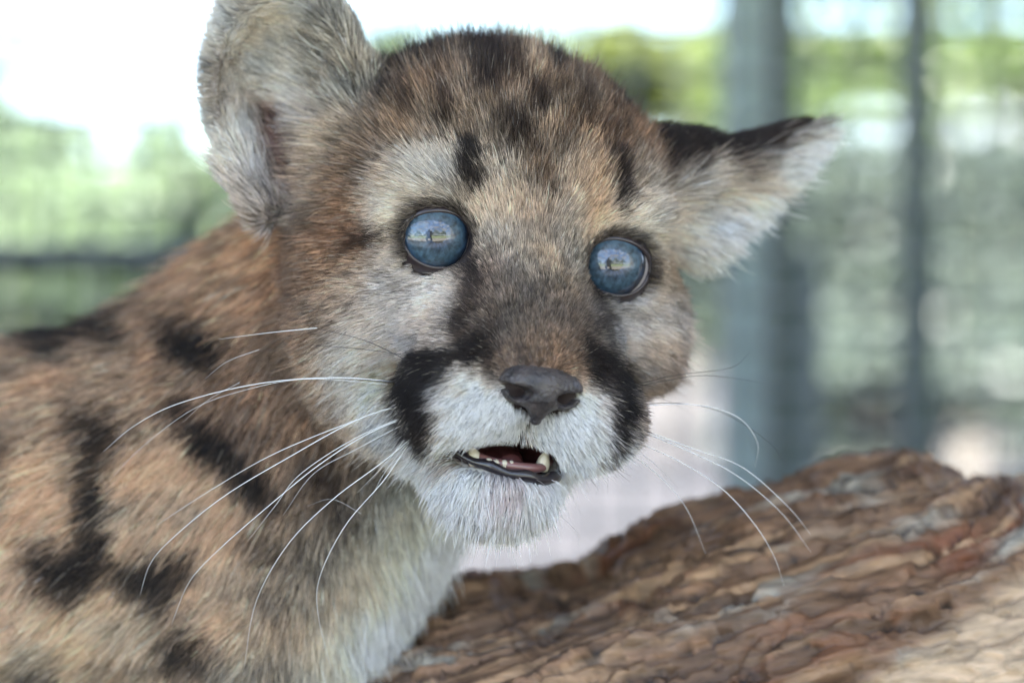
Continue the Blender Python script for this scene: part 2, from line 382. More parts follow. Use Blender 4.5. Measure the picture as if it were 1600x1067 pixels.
split = np.abs(fbm(np.stack([U*.006, arc*.075, U*0+31], -1), 141, 4)); crack0 = np.clip(1-split/.022, 0, 1)      # long open cracks
sm = lambda g, w_: np.clip(g/w_, 0, 1)**.6
crack1 = 1-sm(g1, .13); crack2 = (1-sm(g2_, .22))*(fbm(np.stack([U*.02, arc*.06, U*0+9], -1), 77, 2) > -.2)
fine = .5*fbm(np.stack([U*.10, arc*.75, U*0+4], -1), 51, 4)+.6*fbm(np.stack([U*.22, arc*.42, U*0+4], -1), 57, 4)
top = np.clip(np.cos(PH), 0, 1)**3
rr = LOGR+crest[:, None]*top+ridge*5+flake*2.6-crack0*4.5+(id1-.5)*3.2-crack1*2.6*(fbm(np.stack([U*.015, arc*.05, U*0+3], -1), 78, 2) > -.25)+(id2-.5)*2.2-crack2*1.5+(id3-.5)*.8+fine*1.5+2.2*top*fbm(np.stack([U*.06, arc*.03, U*0+11], -1), 91, 3)
V = ctr+U[..., None]*ax+(rr*np.cos(PH))[..., None]*vert-(rr*np.sin(PH))[..., None]*side
ii, jj = np.meshgrid(np.arange(nu-1), np.arange(nv), indexing='ij'); a = (ii*nv+jj).ravel(); b2 = (ii*nv+(jj+1) % nv).ravel()
F = np.stack([a, b2, b2+nv, a+nv], 1)
Vf = V.reshape(-1, 3)*MM
log_m, lt, lb = new_mat('log_wood'); N = lt.nodes; L = lt.links
at = N.new('ShaderNodeAttribute'); at.attribute_name = 'wood'
nz = N.new('ShaderNodeTexNoise'); nz.inputs['Scale'].default_value = 260; nz.inputs['Detail'].default_value = 8
tc = N.new('ShaderNodeTexCoord'); mp = N.new('ShaderNodeMapping'); mp.inputs['Rotation'].default_value = (0, R(17), 0); mp.inputs['Scale'].default_value = (.22, 1, 1)
L.new(tc.outputs['Object'], mp.inputs[0]); L.new(mp.outputs[0], nz.inputs['Vector'])
mr = N.new('ShaderNodeMapRange'); mr.inputs[1].default_value = .3; mr.inputs[2].default_value = .7; mr.inputs[3].default_value = .55; mr.inputs[4].default_value = 1.4
L.new(nz.outputs[0], mr.inputs[0])
vm = N.new('ShaderNodeVectorMath'); vm.operation = 'SCALE'; L.new(at.outputs['Color'], vm.inputs[0]); L.new(mr.outputs[0], vm.inputs['Scale'])
L.new(vm.outputs[0], lb.inputs['Base Color']); lb.inputs['Roughness'].default_value = .62
bp = N.new('ShaderNodeBump'); bp.inputs['Strength'].default_value = .6; bp.inputs['Distance'].default_value = .002
L.new(nz.outputs[0], bp.inputs['Height']); L.new(bp.outputs[0], lb.inputs['Normal'])
wood = mesh_obj('bark', Vf, F, log_m, log)
# wood colours follow the grain: rust, tan fibres, grey lichen, black cracks, pale stripped wood near the lower right end
c_base = np.array([.165, .092, .053]); c_tan = np.array([.40, .245, .14]); c_grey = np.array([.33, .29, .235]); c_dark = np.array([.018, .013, .012]); c_rust = np.array([.18, .065, .03]); c_pale = np.array([.50, .36, .24])
col = np.ones(U.shape+(3,))*c_base
def mixc(col, c, m): return col+(c-col)*np.clip(m, 0, 1)[..., None]
col = col*(.65+.9*id2[..., None])
col = mixc(col, c_rust, (fbm(np.stack([U*.02, arc*.06, U*0+7], -1), 61, 3)+.5*(id2-.5)-.14)*1.8)
col = mixc(col, c_tan, (fbm(np.stack([warp*.016, arc*.32, U*0+2], -1), 71, 5)+.35*(id1-.5)-.03)*3.4)
col = mixc(col, c_grey*(.75+.5*id3[..., None]), (fbm(np.stack([U*.03, arc*.12, U*0+8], -1), 83, 4)+.5*(id2-.6)-.17)*2.4)
col = mixc(col, c_dark, crack0*1.0+crack1*.55+crack2*.45+(-fine-.28)*1.8)
PX, PY = to_px(V)
stripped = 1/(1+np.exp(-((PX-1450)*.86+(PY-1000)*1.25)/11+fbm(np.stack([U*.02, arc*.1, U*0+7], -1), 3)*2.2))
stripped = stripped*(np.sin(PH) > 0)
col = mixc(col, c_pale*(1.05+.35*ridge[..., None]), stripped)
ca = wood.data.attributes.new('wood', 'FLOAT_COLOR', 'POINT')
ca.data.foreach_set('color', np.concatenate([col.reshape(-1, 3), np.ones((nu*nv, 1))], 1).astype(np.float32).ravel())
# sawn / broken ends
for e, nm in ((0, 0), (nu-1, 1)):
    ring = V[e]*MM; cc = ring.mean(0)+(-ax if e == 0 else ax)*.004
    vv = np.vstack([ring, cc]); ff = [(k, (k+1) % nv, nv) if nm else ((k+1) % nv, k, nv) for k in range(nv)]
    mesh_obj('broken_end', vv, ff, simple('end_grain', (.25, .17, .11), .8), log)

# ================================================================== PUMA CUB
def smin(a, b, k):
    h = np.clip(.5+.5*(b-a)/k, 0, 1); return b*(1-h)+a*h-k*h*(1-h)
def smax(a, b, k): return -smin(-a, -b, k)
def ell(p, c, r, M=None):
    q = p-np.asarray(c, np.float32)
    if M is not None: q = q@M
    r = np.asarray(r, np.float32)
    k0 = np.sqrt(((q/r)**2).sum(-1)); k1 = np.sqrt(((q/(r*r))**2).sum(-1))+1e-9
    return k0*(k0-1)/k1
def cone(p, a, b, ra, rb):
    a = np.asarray(a, np.float32); b = np.asarray(b, np.float32); ab = b-a
    t = np.clip(((p-a)@ab)/(ab@ab), 0, 1)
    return np.sqrt(((p-a-t[..., None]*ab)**2).sum(-1))-(ra+(rb-ra)*t)
def rot_y(deg):      # columns: local axes in the x-z plane turned clockwise by deg as seen by the camera
    c, s = math.cos(R(deg)), math.sin(R(deg))
    return np.array([[c, 0, s], [0, 1, 0], [-s, 0, c]], np.float32)
YAW, ROLL, PITCH = 17, 8.4, 0
cy_, sy_ = math.cos(R(YAW)), math.sin(R(YAW))
Myaw = np.array([[cy_, -sy_, 0], [sy_, cy_, 0], [0, 0, 1]])       # columns = x, back, up
MH = (rot_y(ROLL).astype(float)@Myaw)
OH = P(830, 393, 0)
def H(x, y, z): return OH+MH@np.array([x, y, z], float)
def toH(p): return ((p-OH)@MH)
EYE_C = [(-25.6, 12.2, 0), (26.2, 12.2, 0)]; EYE_R = 12.0; OPEN_R = 9.0
def head_sdf(p):
    h = toH(p).astype(np.float32); x = np.abs(h[..., 0]); s = np.stack([x, h[..., 1], h[..., 2]], -1)
    d = ell(h, (0, 50, 8.5), (49.5, 50, 46))
    d = smin(d, ell(h, (36, 40, -13), (18, 24, 20)), 10)
    d = smin(d, ell(h, (0, 24, 22), (33, 27, 25)), 10)
    d = smin(d, ell(s, (31.5, 37, -20), (19, 27, 22)), 12)
    d = smin(d, cone(h, (0, 14, 2), (0, -17.6, -28.8), 16.5, 12.4), 9)
    d = smin(d, ell(s, (15, 5, -25), (14, 15, 14)), 8)
    d = smin(d, ell(s, (25.8, 14, .5), (14.8, 14.1, 13.8)), 5)           # brow and lids over the eyeballs
    d = smin(d, ell(s, (26, 9.5, 13.8), (14, 9.5, 5.5)), 4)            # brow ridge
    d = smin(d, ell(s, (16.5, -11, -40.5), (15.5, 16, 12.8)), 9.5)        # whisker pads
    d = smin(d, ell(h, (-1, 5, -46), (20, 19, 15.5)), 8)
    d = smin(d, ell(h, (-2.2, -3, -61.3), (12.8, 15.5, 9.3)), 6)                # chin
    d = smin(d, cone(s, (2, 2, -60), (28, 42, -40), 8.5, 13), 8)         # jaw
    # eye openings
    for c in EYE_C:
        d = smax(d, -ell(h, (c[0], c[1]-14, c[2]), (OPEN_R+.7, 13.5, OPEN_R-.4)), 1.0)
        d = smax(d, -(np.sqrt(((h-np.array(c, np.float32))**2).sum(-1))-EYE_R-.15), .4)
    # mouth, opened a little
    d = smax(d, -ell(h, (-3.2, -12, -54.7), (16.8, 17, 4.4)), 1.6)
    # groove under the nose
    d = smax(d, -cone(h, (0, -31, -42), (0, -29, -50), .8, .8), 1.6)
    # nostril pockets behind the nose leather
    d = smax(d, -ell(s, (5.2, -33, -38.5), (3.2, 7, 2.2)), 1.0)
    return d
ML = rot_y(-10); EL = P(452, 150, 32)
def earl_sdf(p):
    o = ell(p, EL, (23.2, 12.5, 35), ML)
    i = ell(p, EL+np.array([0.5, -10, -3]), (20.0, 19.5, 30), ML)
    d = smax(o, -i, 3)
    d = smin(d, cone(p, P(575, 260, 30), P(575, 120, 28), 10, 3.5), 8)   # thick inner root of the ear
    d = smin(d, cone(p, P(366, 245, 30), P(410, 335, 28), 2.6, 3.6), 4)       # skin fold at the outer edge
    return d
def earr_sdf(p):
    d = cone(p, P(1060, 318, 50), P(1256, 206, 74), 14.5, 3.6)
    i = cone(p, P(1080, 360, 34), P(1250, 238, 60), 11.0, 2.6)
    return smin(smax(d, -i, 3), cone(p, P(1040, 250, 46), P(1090, 243, 54), 9, 7), 5)
def body_sdf(p):
    d = cone(p, P(600, 500, 84), P(400, 760, 100), 42, 55)
    d = smin(d, cone(p, P(570, 470, 92), P(130, 880, 112), 38, 57), 12)
    d = smin(d, cone(p, P(632, 765, 62), P(405, 990, 72), 17, 37), 15)
    d = smin(d, ell(p, P(140, 872, 108), (68, 58, 63)), 15)
    d = smin(d, cone(p, P(50, 862, 120), (-300, 230, -62), 60, 64), 15)
    d = smin(d, ell(p, P(230, 830, 75), (38, 30, 48), rot_y(-20)), 14)      # shoulder blade
    d = smin(d, ell(p, P(330, 1100, 82), (34, 30, 46)), 12)
    for x, y, x2, y2 in ((-78, 78, -70, 60), (-52, 132, -38, 120)):
        d = smin(d, cone(p, (x, y, -130), (x2+6, y2+8, -215), 24, 15), 14)
        d = smin(d, cone(p, (x2+6, y2+8, -215), (x2, y2, -282), 15, 12), 5)
        d = smin(d, ell(p, (x2+4, y2-10, -289), (18, 24, 11.5)), 6)
    for x, y in ((-310, 190), (-275, 272)):
        d = smin(d, cone(p, (x, y, -100), (x+28, y-4, -180), 40, 22), 14)
        d = smin(d, cone(p, (x+28, y-4, -180), (x-22, y+4, -230), 20, 12), 6)
        d = smin(d, cone(p, (x-22, y+4, -230), (x-6, y-4, -284), 12, 10), 5)
        d = smin(d, ell(p, (x+6, y-12, -289), (17, 25, 11), rot_y(0)), 5)
    d = smin(d, cone(p, (-350, 250, -60), (-420, 270, -170), 14, 9), 12)
    d = smin(d, cone(p, (-420, 270, -170), (-480, 280, -230), 9, 8), 5)
    return d
def all_sdf(p):
    p = p.astype(np.float32)
    h = smin(head_sdf(p), earl_sdf(p), 5); h = smin(h, earr_sdf(p), 6)
    return smin(h, body_sdf(p), 14)

def axis(fine0, fine1, lo, hi, f, c):
    a = [fine0]; s = f
    while a[-1] > lo: s = min(s*1.15, c); a.append(a[-1]-s)
    b = [fine1]; s = f
    while b[-1] < hi: s = min(s*1.15, c); b.append(b[-1]+s)
    m = int(round((fine1-fine0)/f))
    return np.array(a[::-1]+list(np.linspace(fine0, fine1, m+1)[1:-1])+b, np.float32)
def surface_net(sdf, X, Y, Z, bs=12, project=2):
    nx, ny, nz = len(X), len(Y), len(Z); G = np.full((nx, ny, nz), 50., np.float32)
    for i in range(0, nx, bs):
        for j in range(0, ny, bs):
            x = X[i:i+bs]; y = Y[j:j+bs]
            zc = np.array([Z[k:k+bs].mean() for k in range(0, nz, bs)])
            cpt = np.stack([np.full(len(zc), x.mean()), np.full(len(zc), y.mean()), zc], -1)
            dc = sdf(cpt)
            for q, k in enumerate(range(0, nz, bs)):
                z = Z[k:k+bs]; hd = .5*math.sqrt((x[-1]-x[0])**2+(y[-1]-y[0])**2+(z[-1]-z[0])**2)
                if abs(dc[q]) > hd*1.5+4: G[i:i+bs, j:j+bs, k:k+bs] = dc[q]; continue
                g = np.stack(np.meshgrid(x, y, z, indexing='ij'), -1)
                G[i:i+bs, j:j+bs, k:k+bs] = sdf(g)
    ins = G < 0
    cs = ins[:-1, :-1, :-1].astype(np.int8)*0
    for a in (0, 1):
        for b in (0, 1):
            for c in (0, 1): cs += ins[a:nx-1+a, b:ny-1+b, c:nz-1+c]
    act = (cs > 0) & (cs < 8); I = np.argwhere(act); idx = np.full(act.shape, -1, np.int64); idx[act] = np.arange(len(I))
    acc = np.zeros((len(I), 3)); cnt = np.zeros(len(I)); A = [X, Y, Z]
    corners = [(a, b, c) for a in (0, 1) for b in (0, 1) for c in (0, 1)]
    for c0 in corners:
        for ax_ in range(3):
            if c0[ax_]: continue
            c1 = list(c0); c1[ax_] = 1
            g0 = G[I[:, 0]+c0[0], I[:, 1]+c0[1], I[:, 2]+c0[2]]; g1 = G[I[:, 0]+c1[0], I[:, 1]+c1[1], I[:, 2]+c1[2]]
            m = (g0 < 0) != (g1 < 0); t = np.where(m, g0/(g0-g1+1e-12), 0)
            p0 = np.stack([A[k][I[:, k]+c0[k]] for k in range(3)], -1).astype(float); p1 = np.stack([A[k][I[:, k]+c1[k]] for k in range(3)], -1)
            acc += np.where(m[:, None], p0+(p1-p0)*t[:, None], 0); cnt += m
    V = acc/cnt[:, None]
    Q = []
    for ax_ in range(3):
        b, c = (ax_+1) % 3, (ax_+2) % 3
        s0 = [slice(None)]*3; s1 = [slice(None)]*3; s0[ax_] = slice(0, -1); s1[ax_] = slice(1, None)
        m = ins[tuple(s0)] != ins[tuple(s1)]; E_ = np.argwhere(m)
        ok = (E_[:, b] > 0) & (E_[:, c] > 0) & (E_[:, b] < ins.shape[b]-1) & (E_[:, c] < ins.shape[c]-1); E_ = E_[ok]
        f = ins[tuple(s0)][tuple(E_.T)]
        def cell(db, dc):
            e = E_.copy(); e[:, b] += db; e[:, c] += dc; return idx[tuple(e.T)]
        q = np.stack([cell(-1, -1), cell(0, -1), cell(0, 0), cell(-1, 0)], 1)
        Q.append(np.where(f[:, None], q, q[:, ::-1]))
    Q = np.concatenate(Q); Q = Q[(Q >= 0).all(1)]
    for _ in range(project):
        n, d = grad(sdf, V); V = V-n*np.clip(d, -1.0, 1.0)[:, None]*.8
    return V, Q
def grad(sdf, V, e=.25):
    d = sdf(V); g = np.stack([sdf(V+np.eye(3)[k]*e)-sdf(V-np.eye(3)[k]*e) for k in range(3)], -1).astype(float)
    l = np.linalg.norm(g, axis=1)[:, None]+1e-9
    return g/l, d/np.maximum(l[:, 0]/(2*e), .3)

cub = empty('puma_cub', (0, FOC, CAM_H), label='spotted young puma cub with blue eyes and slightly open mouth, looking at the camera', cat='puma cub')
X = axis(-84, 84, -500, 110, 1.4, 6); Y = axis(-44, 90, -50, 350, 1.4, 6); Z = axis(-72, 98, -303, 112, 1.4, 6)
BV, BQ = surface_net(all_sdf, X, Y, Z)
BN, _ = grad(all_sdf, BV)

# ---------------------------------------------------------------- markings of the coat, with neck and ear-hollow shade painted in
# every entry: x, y (photo pixels, i.e. a fixed front projection of the coat), sRGB colour, reach
HEAD = [
 (700, 95, 160, 134, 112), (600, 130, 150, 124, 104), (820, 60, 150, 128, 110), (950, 110, 155, 130, 108), (650, 200, 156, 126, 98), (560, 210, 146, 124, 104),
 (760, 170, 160, 135, 112), (850, 130, 185, 160, 136), (880, 200, 175, 148, 122), (980, 220, 150, 116, 88), (1030, 270, 132, 102, 80),
 (840, 270, 160, 135, 112), (790, 300, 205, 185, 165), (900, 310, 195, 172, 150), (840, 350, 195, 170, 148), (840, 400, 190, 170, 150),
 (780, 360, 205, 190, 175), (900, 370, 200, 182, 162), (770, 430, 150, 130, 118), (900, 430, 160, 145, 130),
 (660, 290, 222, 208, 192), (620, 310, 236, 226, 214), (700, 315, 200, 190, 180), (600, 270, 150, 118, 90), (560, 300, 150, 112, 82), (540, 360, 140, 105, 80), (500, 320, 150, 124, 102),
 (1000, 330, 232, 224, 214), (1030, 360, 205, 195, 182), (985, 300, 175, 155, 138), (1060, 330, 140, 112, 90), (1075, 400, 158, 130, 105), (1070, 460, 165, 135, 110), (1045, 430, 190, 165, 140),
 (830, 460, 118, 106, 98), (830, 500, 115, 102, 94), (800, 530, 120, 104, 92), (870, 530, 125, 108, 95), (820, 560, 150, 122, 100), (880, 565, 148, 120, 98), (760, 500, 120, 105, 96), (905, 490, 110, 98, 92),
 (620, 450, 205, 195, 190), (670, 470, 226, 216, 212), (600, 500, 210, 198, 190), (560, 450, 190, 165, 145), (520, 420, 175, 140, 112), (480, 400, 150, 115, 90), (430, 400, 125, 92, 70), (440, 470, 135, 104, 82), (500, 500, 165, 135, 112),
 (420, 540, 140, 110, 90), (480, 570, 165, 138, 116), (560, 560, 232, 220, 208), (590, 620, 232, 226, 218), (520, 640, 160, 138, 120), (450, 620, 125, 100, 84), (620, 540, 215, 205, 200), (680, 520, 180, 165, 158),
 (600, 690, 205, 196, 186), (560, 740, 115, 98, 84), (620, 800, 150, 140, 128), (540, 700, 120, 98, 82), (650, 740, 236, 234, 232), (700, 790, 240, 239, 238), (790, 810, 242, 241, 240), (860, 800, 240, 240, 240), (890, 750, 236, 238, 240), (740, 760, 238, 232, 232), (790, 765, 232, 218, 218),  # brown rows left of the jaw are neck shade painted as fur colour
 (730, 630, 242, 240, 240), (780, 660, 242, 240, 242), (760, 690, 240, 238, 238), (690, 690, 232, 230, 232), (900, 650, 242, 241, 243), (880, 690, 240, 238, 240), (920, 700, 236, 236, 240), (700, 600, 235, 230, 230), (930, 640, 225, 220, 222),
 (980, 480, 205, 202, 205), (1000, 520, 205, 200, 200), (1030, 500, 210, 205, 205), (1010, 560, 195, 180, 168), (1050, 560, 150, 118, 98), (1075, 520, 150, 118, 96), (1040, 600, 140, 112, 98), (1000, 620, 160, 140, 130), (990, 580, 190, 172, 160)]
EARL = [(440, 60, 192, 186, 177), (380, 110, 194, 192, 188), (540, 70, 171, 162, 148), (560, 140, 171, 160, 141), (460, 150, 211, 205, 196), (420, 180, 188, 177, 169), (455, 225, 171, 128, 116), (500, 210, 217, 205, 196), (520, 260, 217, 205, 192),
 (380, 230, 205, 201, 196), (390, 290, 203, 196, 192), (420, 320, 171, 160, 155), (340, 150, 171, 166, 162), (600, 170, 160, 139, 120), (480, 290, 160, 142, 135), (560, 230, 188, 171, 150)]
EARR = [(1060, 240, 158, 133, 113), (1100, 290, 190, 184, 178), (1150, 300, 209, 201, 194), (1200, 280, 232, 228, 226), (1250, 240, 243, 242, 242), (1290, 190, 243, 244, 249), (1180, 350, 249, 249, 250), (1120, 360, 232, 226, 224), (1100, 420, 225, 222, 218), (1200, 240, 226, 220, 217), (1080, 360, 212, 206, 200)]
BODY = [(50, 490, 148, 116, 90), (250, 480, 137, 107, 82), (350, 430, 188, 139, 97), (300, 560, 182, 137, 99), (60, 600, 188, 145, 108), (200, 600, 182, 142, 108), (400, 620, 171, 125, 88), (450, 580, 148, 112, 82), (250, 740, 207, 168, 130), (60, 760, 211, 165, 123), (350, 800, 203, 165, 128), (40, 900, 219, 176, 136),
 (200, 960, 217, 181, 141), (400, 900, 194, 162, 127), (330, 930, 196, 162, 127), (130, 1040, 199, 172, 136), (450, 1000, 171, 151, 123), (500, 880, 142, 122, 98), (480, 780, 160, 129, 97), (560, 760, 118, 104, 86), (560, 820, 140, 128, 108), (600, 850, 211, 203, 178), (560, 900, 199, 185, 160), (560, 1000, 234, 230, 209), (640, 880, 245, 243, 224), (680, 850, 249, 249, 233), (500, 1050, 199, 191, 170), (610, 960, 249, 249, 233), (430, 700, 188, 145, 108), (520, 700, 137, 107, 79), (620, 790, 217, 211, 187)]  # darker brown neck rows continue the painted shade beside the jaw
DK = (40, 32, 30)
CROWN_SHIFT = 12
# strokes: x0, y0, x1, y1, radius, softness, colour, strength
M_HEAD = [
 (700, 165, 705, 190, 10, 12, (85, 64, 50), .7), (640, 150, 650, 175, 11, 12, (80, 62, 50), .7), (720, 60, 735, 75, 16, 12, (56, 44, 40), .9), (800, 105, 805, 130, 12, 12, (75, 58, 48), .75), (905, 165, 915, 190, 11, 12, (85, 66, 52), .7), (945, 200, 955, 215, 9, 11, (95, 74, 58), .6), (870, 130, 872, 150, 9, 10, (90, 70, 56), .6), (785, 235, 792, 262, 9, 11, (105, 80, 62), .5),
 (740, 245, 742, 285, 20, 10, (42, 34, 34), 1), (728, 262, 735, 300, 12, 10, (50, 40, 40), .8), (955, 262, 968, 310, 13, 9, (48, 40, 42), 1), (968, 300, 965, 335, 7, 8, (60, 50, 50), .8), (946, 250, 952, 285, 9, 9, (70, 55, 50), .6),
 (838, 150, 842, 172, 17, 14, (70, 52, 42), .9), (800, 190, 812, 215, 17, 14, (75, 55, 42), .75), (815, 215, 832, 245, 12, 12, (70, 52, 40), .7), (890, 205, 872, 235, 15, 14, (80, 60, 46), .75), (850, 285, 862, 320, 9, 14, (110, 82, 60), .6), (830, 250, 850, 300, 12, 14, (120, 90, 68), .5),
 (772, 95, 765, 140, 20, 18, (62, 46, 40), .85), (745, 75, 755, 100, 20, 18, (65, 50, 44), .7), (835, 52, 885, 85, 26, 18, (48, 38, 36), .95), (890, 60, 870, 100, 18, 15, (48, 38, 36), .9), (660, 78, 690, 85, 20, 16, (62, 50, 45), .8), (610, 100, 640, 95, 22, 15, (58, 46, 42), .85), (600, 120, 608, 150, 12, 12, (55, 44, 40), .8), (690, 115, 700, 150, 14, 18, (95, 72, 58), .5),
 (945, 120, 975, 160, 24, 18, (58, 44, 38), .95), (975, 155, 1000, 175, 18, 14, (58, 44, 38), .85), (895, 120, 905, 150, 12, 14, (95, 74, 60), .5), (1040, 185, 1085, 205, 24, 16, (48, 38, 38), .95), (1010, 190, 1030, 240, 12, 14, (95, 72, 56), .5),
 (545, 395, 612, 362, 9, 10, (62, 44, 36), .85), (560, 375, 600, 365, 10, 9, (50, 38, 34), .7), (500, 440, 560, 400, 10, 16, (115, 84, 62), .5), (470, 430, 440, 500, 16, 20, (110, 80, 60), .5), (400, 380, 420, 440, 18, 14, (75, 55, 44), .7), (430, 500, 440, 560, 16, 18, (120, 90, 70), .5),
 (590, 425, 650, 440, 5, 7, (120, 105, 100), .5), (600, 445, 650, 455, 3, 5, (130, 115, 110), .5), (960, 480, 1045, 500, 5, 6, (95, 85, 82), .55), (1000, 478, 1045, 480, 4, 5, (80, 70, 68), .5),
 (738, 418, 742, 450, 9, 8, (72, 58, 58), .9), (742, 450, 722, 510, 15, 12, (74, 60, 56), .85), (722, 510, 735, 545, 18, 12, (58, 46, 44), .8), (925, 445, 940, 500, 8, 9, (68, 58, 58), .85), (940, 500, 952, 555, 11, 10, (58, 48, 46), .85), (1045, 420, 1058, 470, 5, 8, (75, 52, 42), .75),
 (765, 530, 742, 560, 18, 14, (46, 38, 38), .9), (745, 552, 670, 568, 20, 9, (44, 36, 37), 1), (700, 585, 660, 600, 16, 8, (46, 38, 38), .9), (770, 555, 775, 590, 10, 9, (52, 42, 42), .9), (668, 570, 646, 610, 25, 8, (38, 31, 33), 1), (648, 600, 660, 645, 27, 8, (38, 31, 33), 1), (660, 640, 672, 674, 20, 7, (42, 35, 36), .95), (665, 670, 684, 696, 8, 7, (52, 44, 46), .85), (672, 590, 690, 650, 10, 11, (60, 52, 54), .6),
 (915, 545, 925, 590, 14, 12, (52, 42, 42), .9), (925, 562, 960, 590, 24, 9, (46, 38, 38), 1), (962, 592, 972, 640, 18, 8, (40, 33, 34), 1), (970, 630, 962, 678, 14, 7, (44, 36, 37), 1), (955, 680, 940, 712, 8, 7, (60, 52, 54), .85), (940, 600, 945, 650, 9, 10, (70, 60, 62), .5),
 (828, 660, 828, 694, 3.0, 4, (45, 36, 40), .95), (815, 560, 828, 580, 12, 10, (75, 66, 66), .7),
 (690, 640, 720, 640, 2, 4, (90, 80, 80), .4), (690, 612, 735, 608, 2, 4, (100, 92, 92), .4), (700, 668, 735, 668, 2, 4, (110, 100, 100), .35),
 (1080, 470, 1085, 560, 10, 14, (105, 78, 60), .6), (690, 720, 715, 728, 6, 5, (90, 70, 72), .7), (775, 765, 800, 765, 8, 14, (210, 172, 176), .4), (1048, 215, 1095, 232, 22, 10, (44, 35, 35), 1), (735, 412, 752, 432, 12, 8, (52, 42, 42), .95), (928, 440, 932, 462, 7, 7, (56, 46, 46), .9), (640, 318, 700, 312, 4, 6, (120, 105, 98), .5)]
M_EARL = [(438, 195, 462, 250, 27, 14, (128, 84, 76), .95), (395, 175, 430, 200, 9, 12, (110, 100, 98), .6), (470, 250, 480, 275, 9, 9, (70, 58, 56), .8), (425, 300, 440, 340, 12, 12, (95, 84, 84), .6), (330, 100, 370, 95, 10, 14, (120, 116, 114), .6), (500, 60, 560, 150, 8, 14, (110, 100, 90), .5), (600, 110, 612, 190, 10, 10, (60, 50, 46), .85), (400, 240, 430, 265, 8, 9, (100, 92, 92), .5), (345, 290, 390, 350, 8, 9, (90, 80, 78), .5)]  # first stroke: pink skin of the hollow, its shade painted in to deepen it
M_EARR = [(1040, 195, 1090, 215, 22, 12, (46, 38, 38), .95), (1090, 215, 1130, 245, 20, 9, (44, 34, 34), 1), (1130, 240, 1200, 228, 20, 8, (52, 40, 38), 1), (1200, 225, 1250, 190, 14, 8, (56, 44, 42), 1), (1240, 200, 1280, 166, 10, 7, (56, 44, 42), 1), (1120, 270, 1170, 262, 12, 14, (100, 86, 78), .7), (1150, 290, 1200, 285, 8, 12, (130, 118, 112), .5)]
M_BODY = [(75, 510, 125, 520, 36, 20, DK, .9), (100, 540, 110, 550, 16, 18, DK, .7), (170, 512, 205, 515, 20, 16, DK, .85), (0, 505, 10, 520, 14, 16, DK, .6), (300, 520, 350, 540, 26, 16, DK, .9), (330, 490, 350, 520, 12, 12, DK, .7),
 (0, 690, 25, 700, 26, 18, DK, .95), (0, 740, 10, 760, 16, 16, DK, .6), (150, 650, 195, 665, 18, 20, DK, .75), (175, 680, 170, 760, 18, 16, DK, .8), (165, 760, 170, 830, 16, 16, DK, .85), (90, 860, 150, 880, 30, 20, DK, .9), (160, 840, 180, 860, 22, 18, DK, .8), (110, 900, 140, 905, 16, 16, DK, .7),
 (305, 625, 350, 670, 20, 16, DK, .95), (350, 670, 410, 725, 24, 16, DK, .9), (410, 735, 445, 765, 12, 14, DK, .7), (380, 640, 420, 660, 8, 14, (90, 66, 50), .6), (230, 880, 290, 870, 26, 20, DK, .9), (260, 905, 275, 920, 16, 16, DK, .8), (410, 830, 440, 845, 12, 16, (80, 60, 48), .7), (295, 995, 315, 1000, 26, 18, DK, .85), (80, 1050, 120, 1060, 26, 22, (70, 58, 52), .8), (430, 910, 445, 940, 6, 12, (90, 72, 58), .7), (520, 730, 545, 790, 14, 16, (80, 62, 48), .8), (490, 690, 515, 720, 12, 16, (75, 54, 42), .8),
 (170, 1020, 250, 1022, 5, 9, (90, 72, 60), .6), (420, 1030, 460, 1050, 12, 14, (110, 96, 84), .6)]
GROOM_H = [(830, 560, 0, -1), (830, 480, .03, -1), (835, 400, 0, -1), (835, 320, 0, -1), (780, 330, -.25, -1), (900, 340, .3, -1), (740, 370, -.3, -.9), (760, 460, -.5, -.8), (900, 470, .5, -.7), (700, 300, -.7, -.7), (640, 305, -.95, -.3), (600, 320, -1, .1), (560, 260, -.85, -.5), (560, 330, -.95, .1), (590, 390, -1, .1), (640, 440, -1, .12), (700, 460, -.95, .1), (600, 500, -1, .15), (660, 520, -1, 0), (520, 440, -.95, .25), (520, 540, -.9, .4), (450, 500, -.9, .45), (580, 600, -.8, .55), (520, 640, -.75, .65), (640, 580, -.9, .3), (690, 620, -.85, .5), (740, 620, -.8, .6), (790, 660, -.35, .9), (740, 690, -.5, .85), (680, 690, -.6, .8),
 (620, 690, -.65, .75), (660, 770, -.55, .85), (720, 810, -.25, 1), (790, 800, 0, 1), (850, 810, .05, 1), (890, 760, .2, .95), (880, 640, .6, .75), (930, 640, .85, .5), (880, 690, .35, .9), (930, 700, .6, .75), (970, 620, .95, .2), (940, 560, .8, -.2), (980, 500, .85, .3), (1030, 520, .9, .4), (1060, 560, .8, .6), (1010, 600, .8, .5), (1070, 450, .9, .35), (1030, 370, .9, .1), (1000, 335, .85, -.3), (960, 330, .5, -.8), (1040, 300, .7, -.5), (980, 230, .4, -.9), (1030, 240, .6, -.7),
 (700, 200, -.3, -.95), (620, 180, -.5, -.85), (820, 150, .05, -1), (820, 60, .1, -1), (700, 80, -.15, -1), (940, 110, .35, -.95), (1000, 170, .5, -.85), (840, 240, 0, -1), (740, 250, -.3, -.95), (480, 330, -.9, 0), (740, 550, -.8, -.1)]
GROOM_EL = [(600, 170, -.3, -.95), (560, 240, -.85, -.45), (520, 230, -.95, -.2), (500, 290, -.95, .1), (500, 150, -.85, -.45), (560, 90, -.35, -.9), (480, 60, -.5, -.85), (400, 80, -.8, -.5), (420, 140, -.9, -.3), (350, 150, -.9, .1), (380, 220, -.5, -.6), (390, 290, -.5, -.75), (420, 320, -.6, -.6), (450, 220, -.6, -.5)]
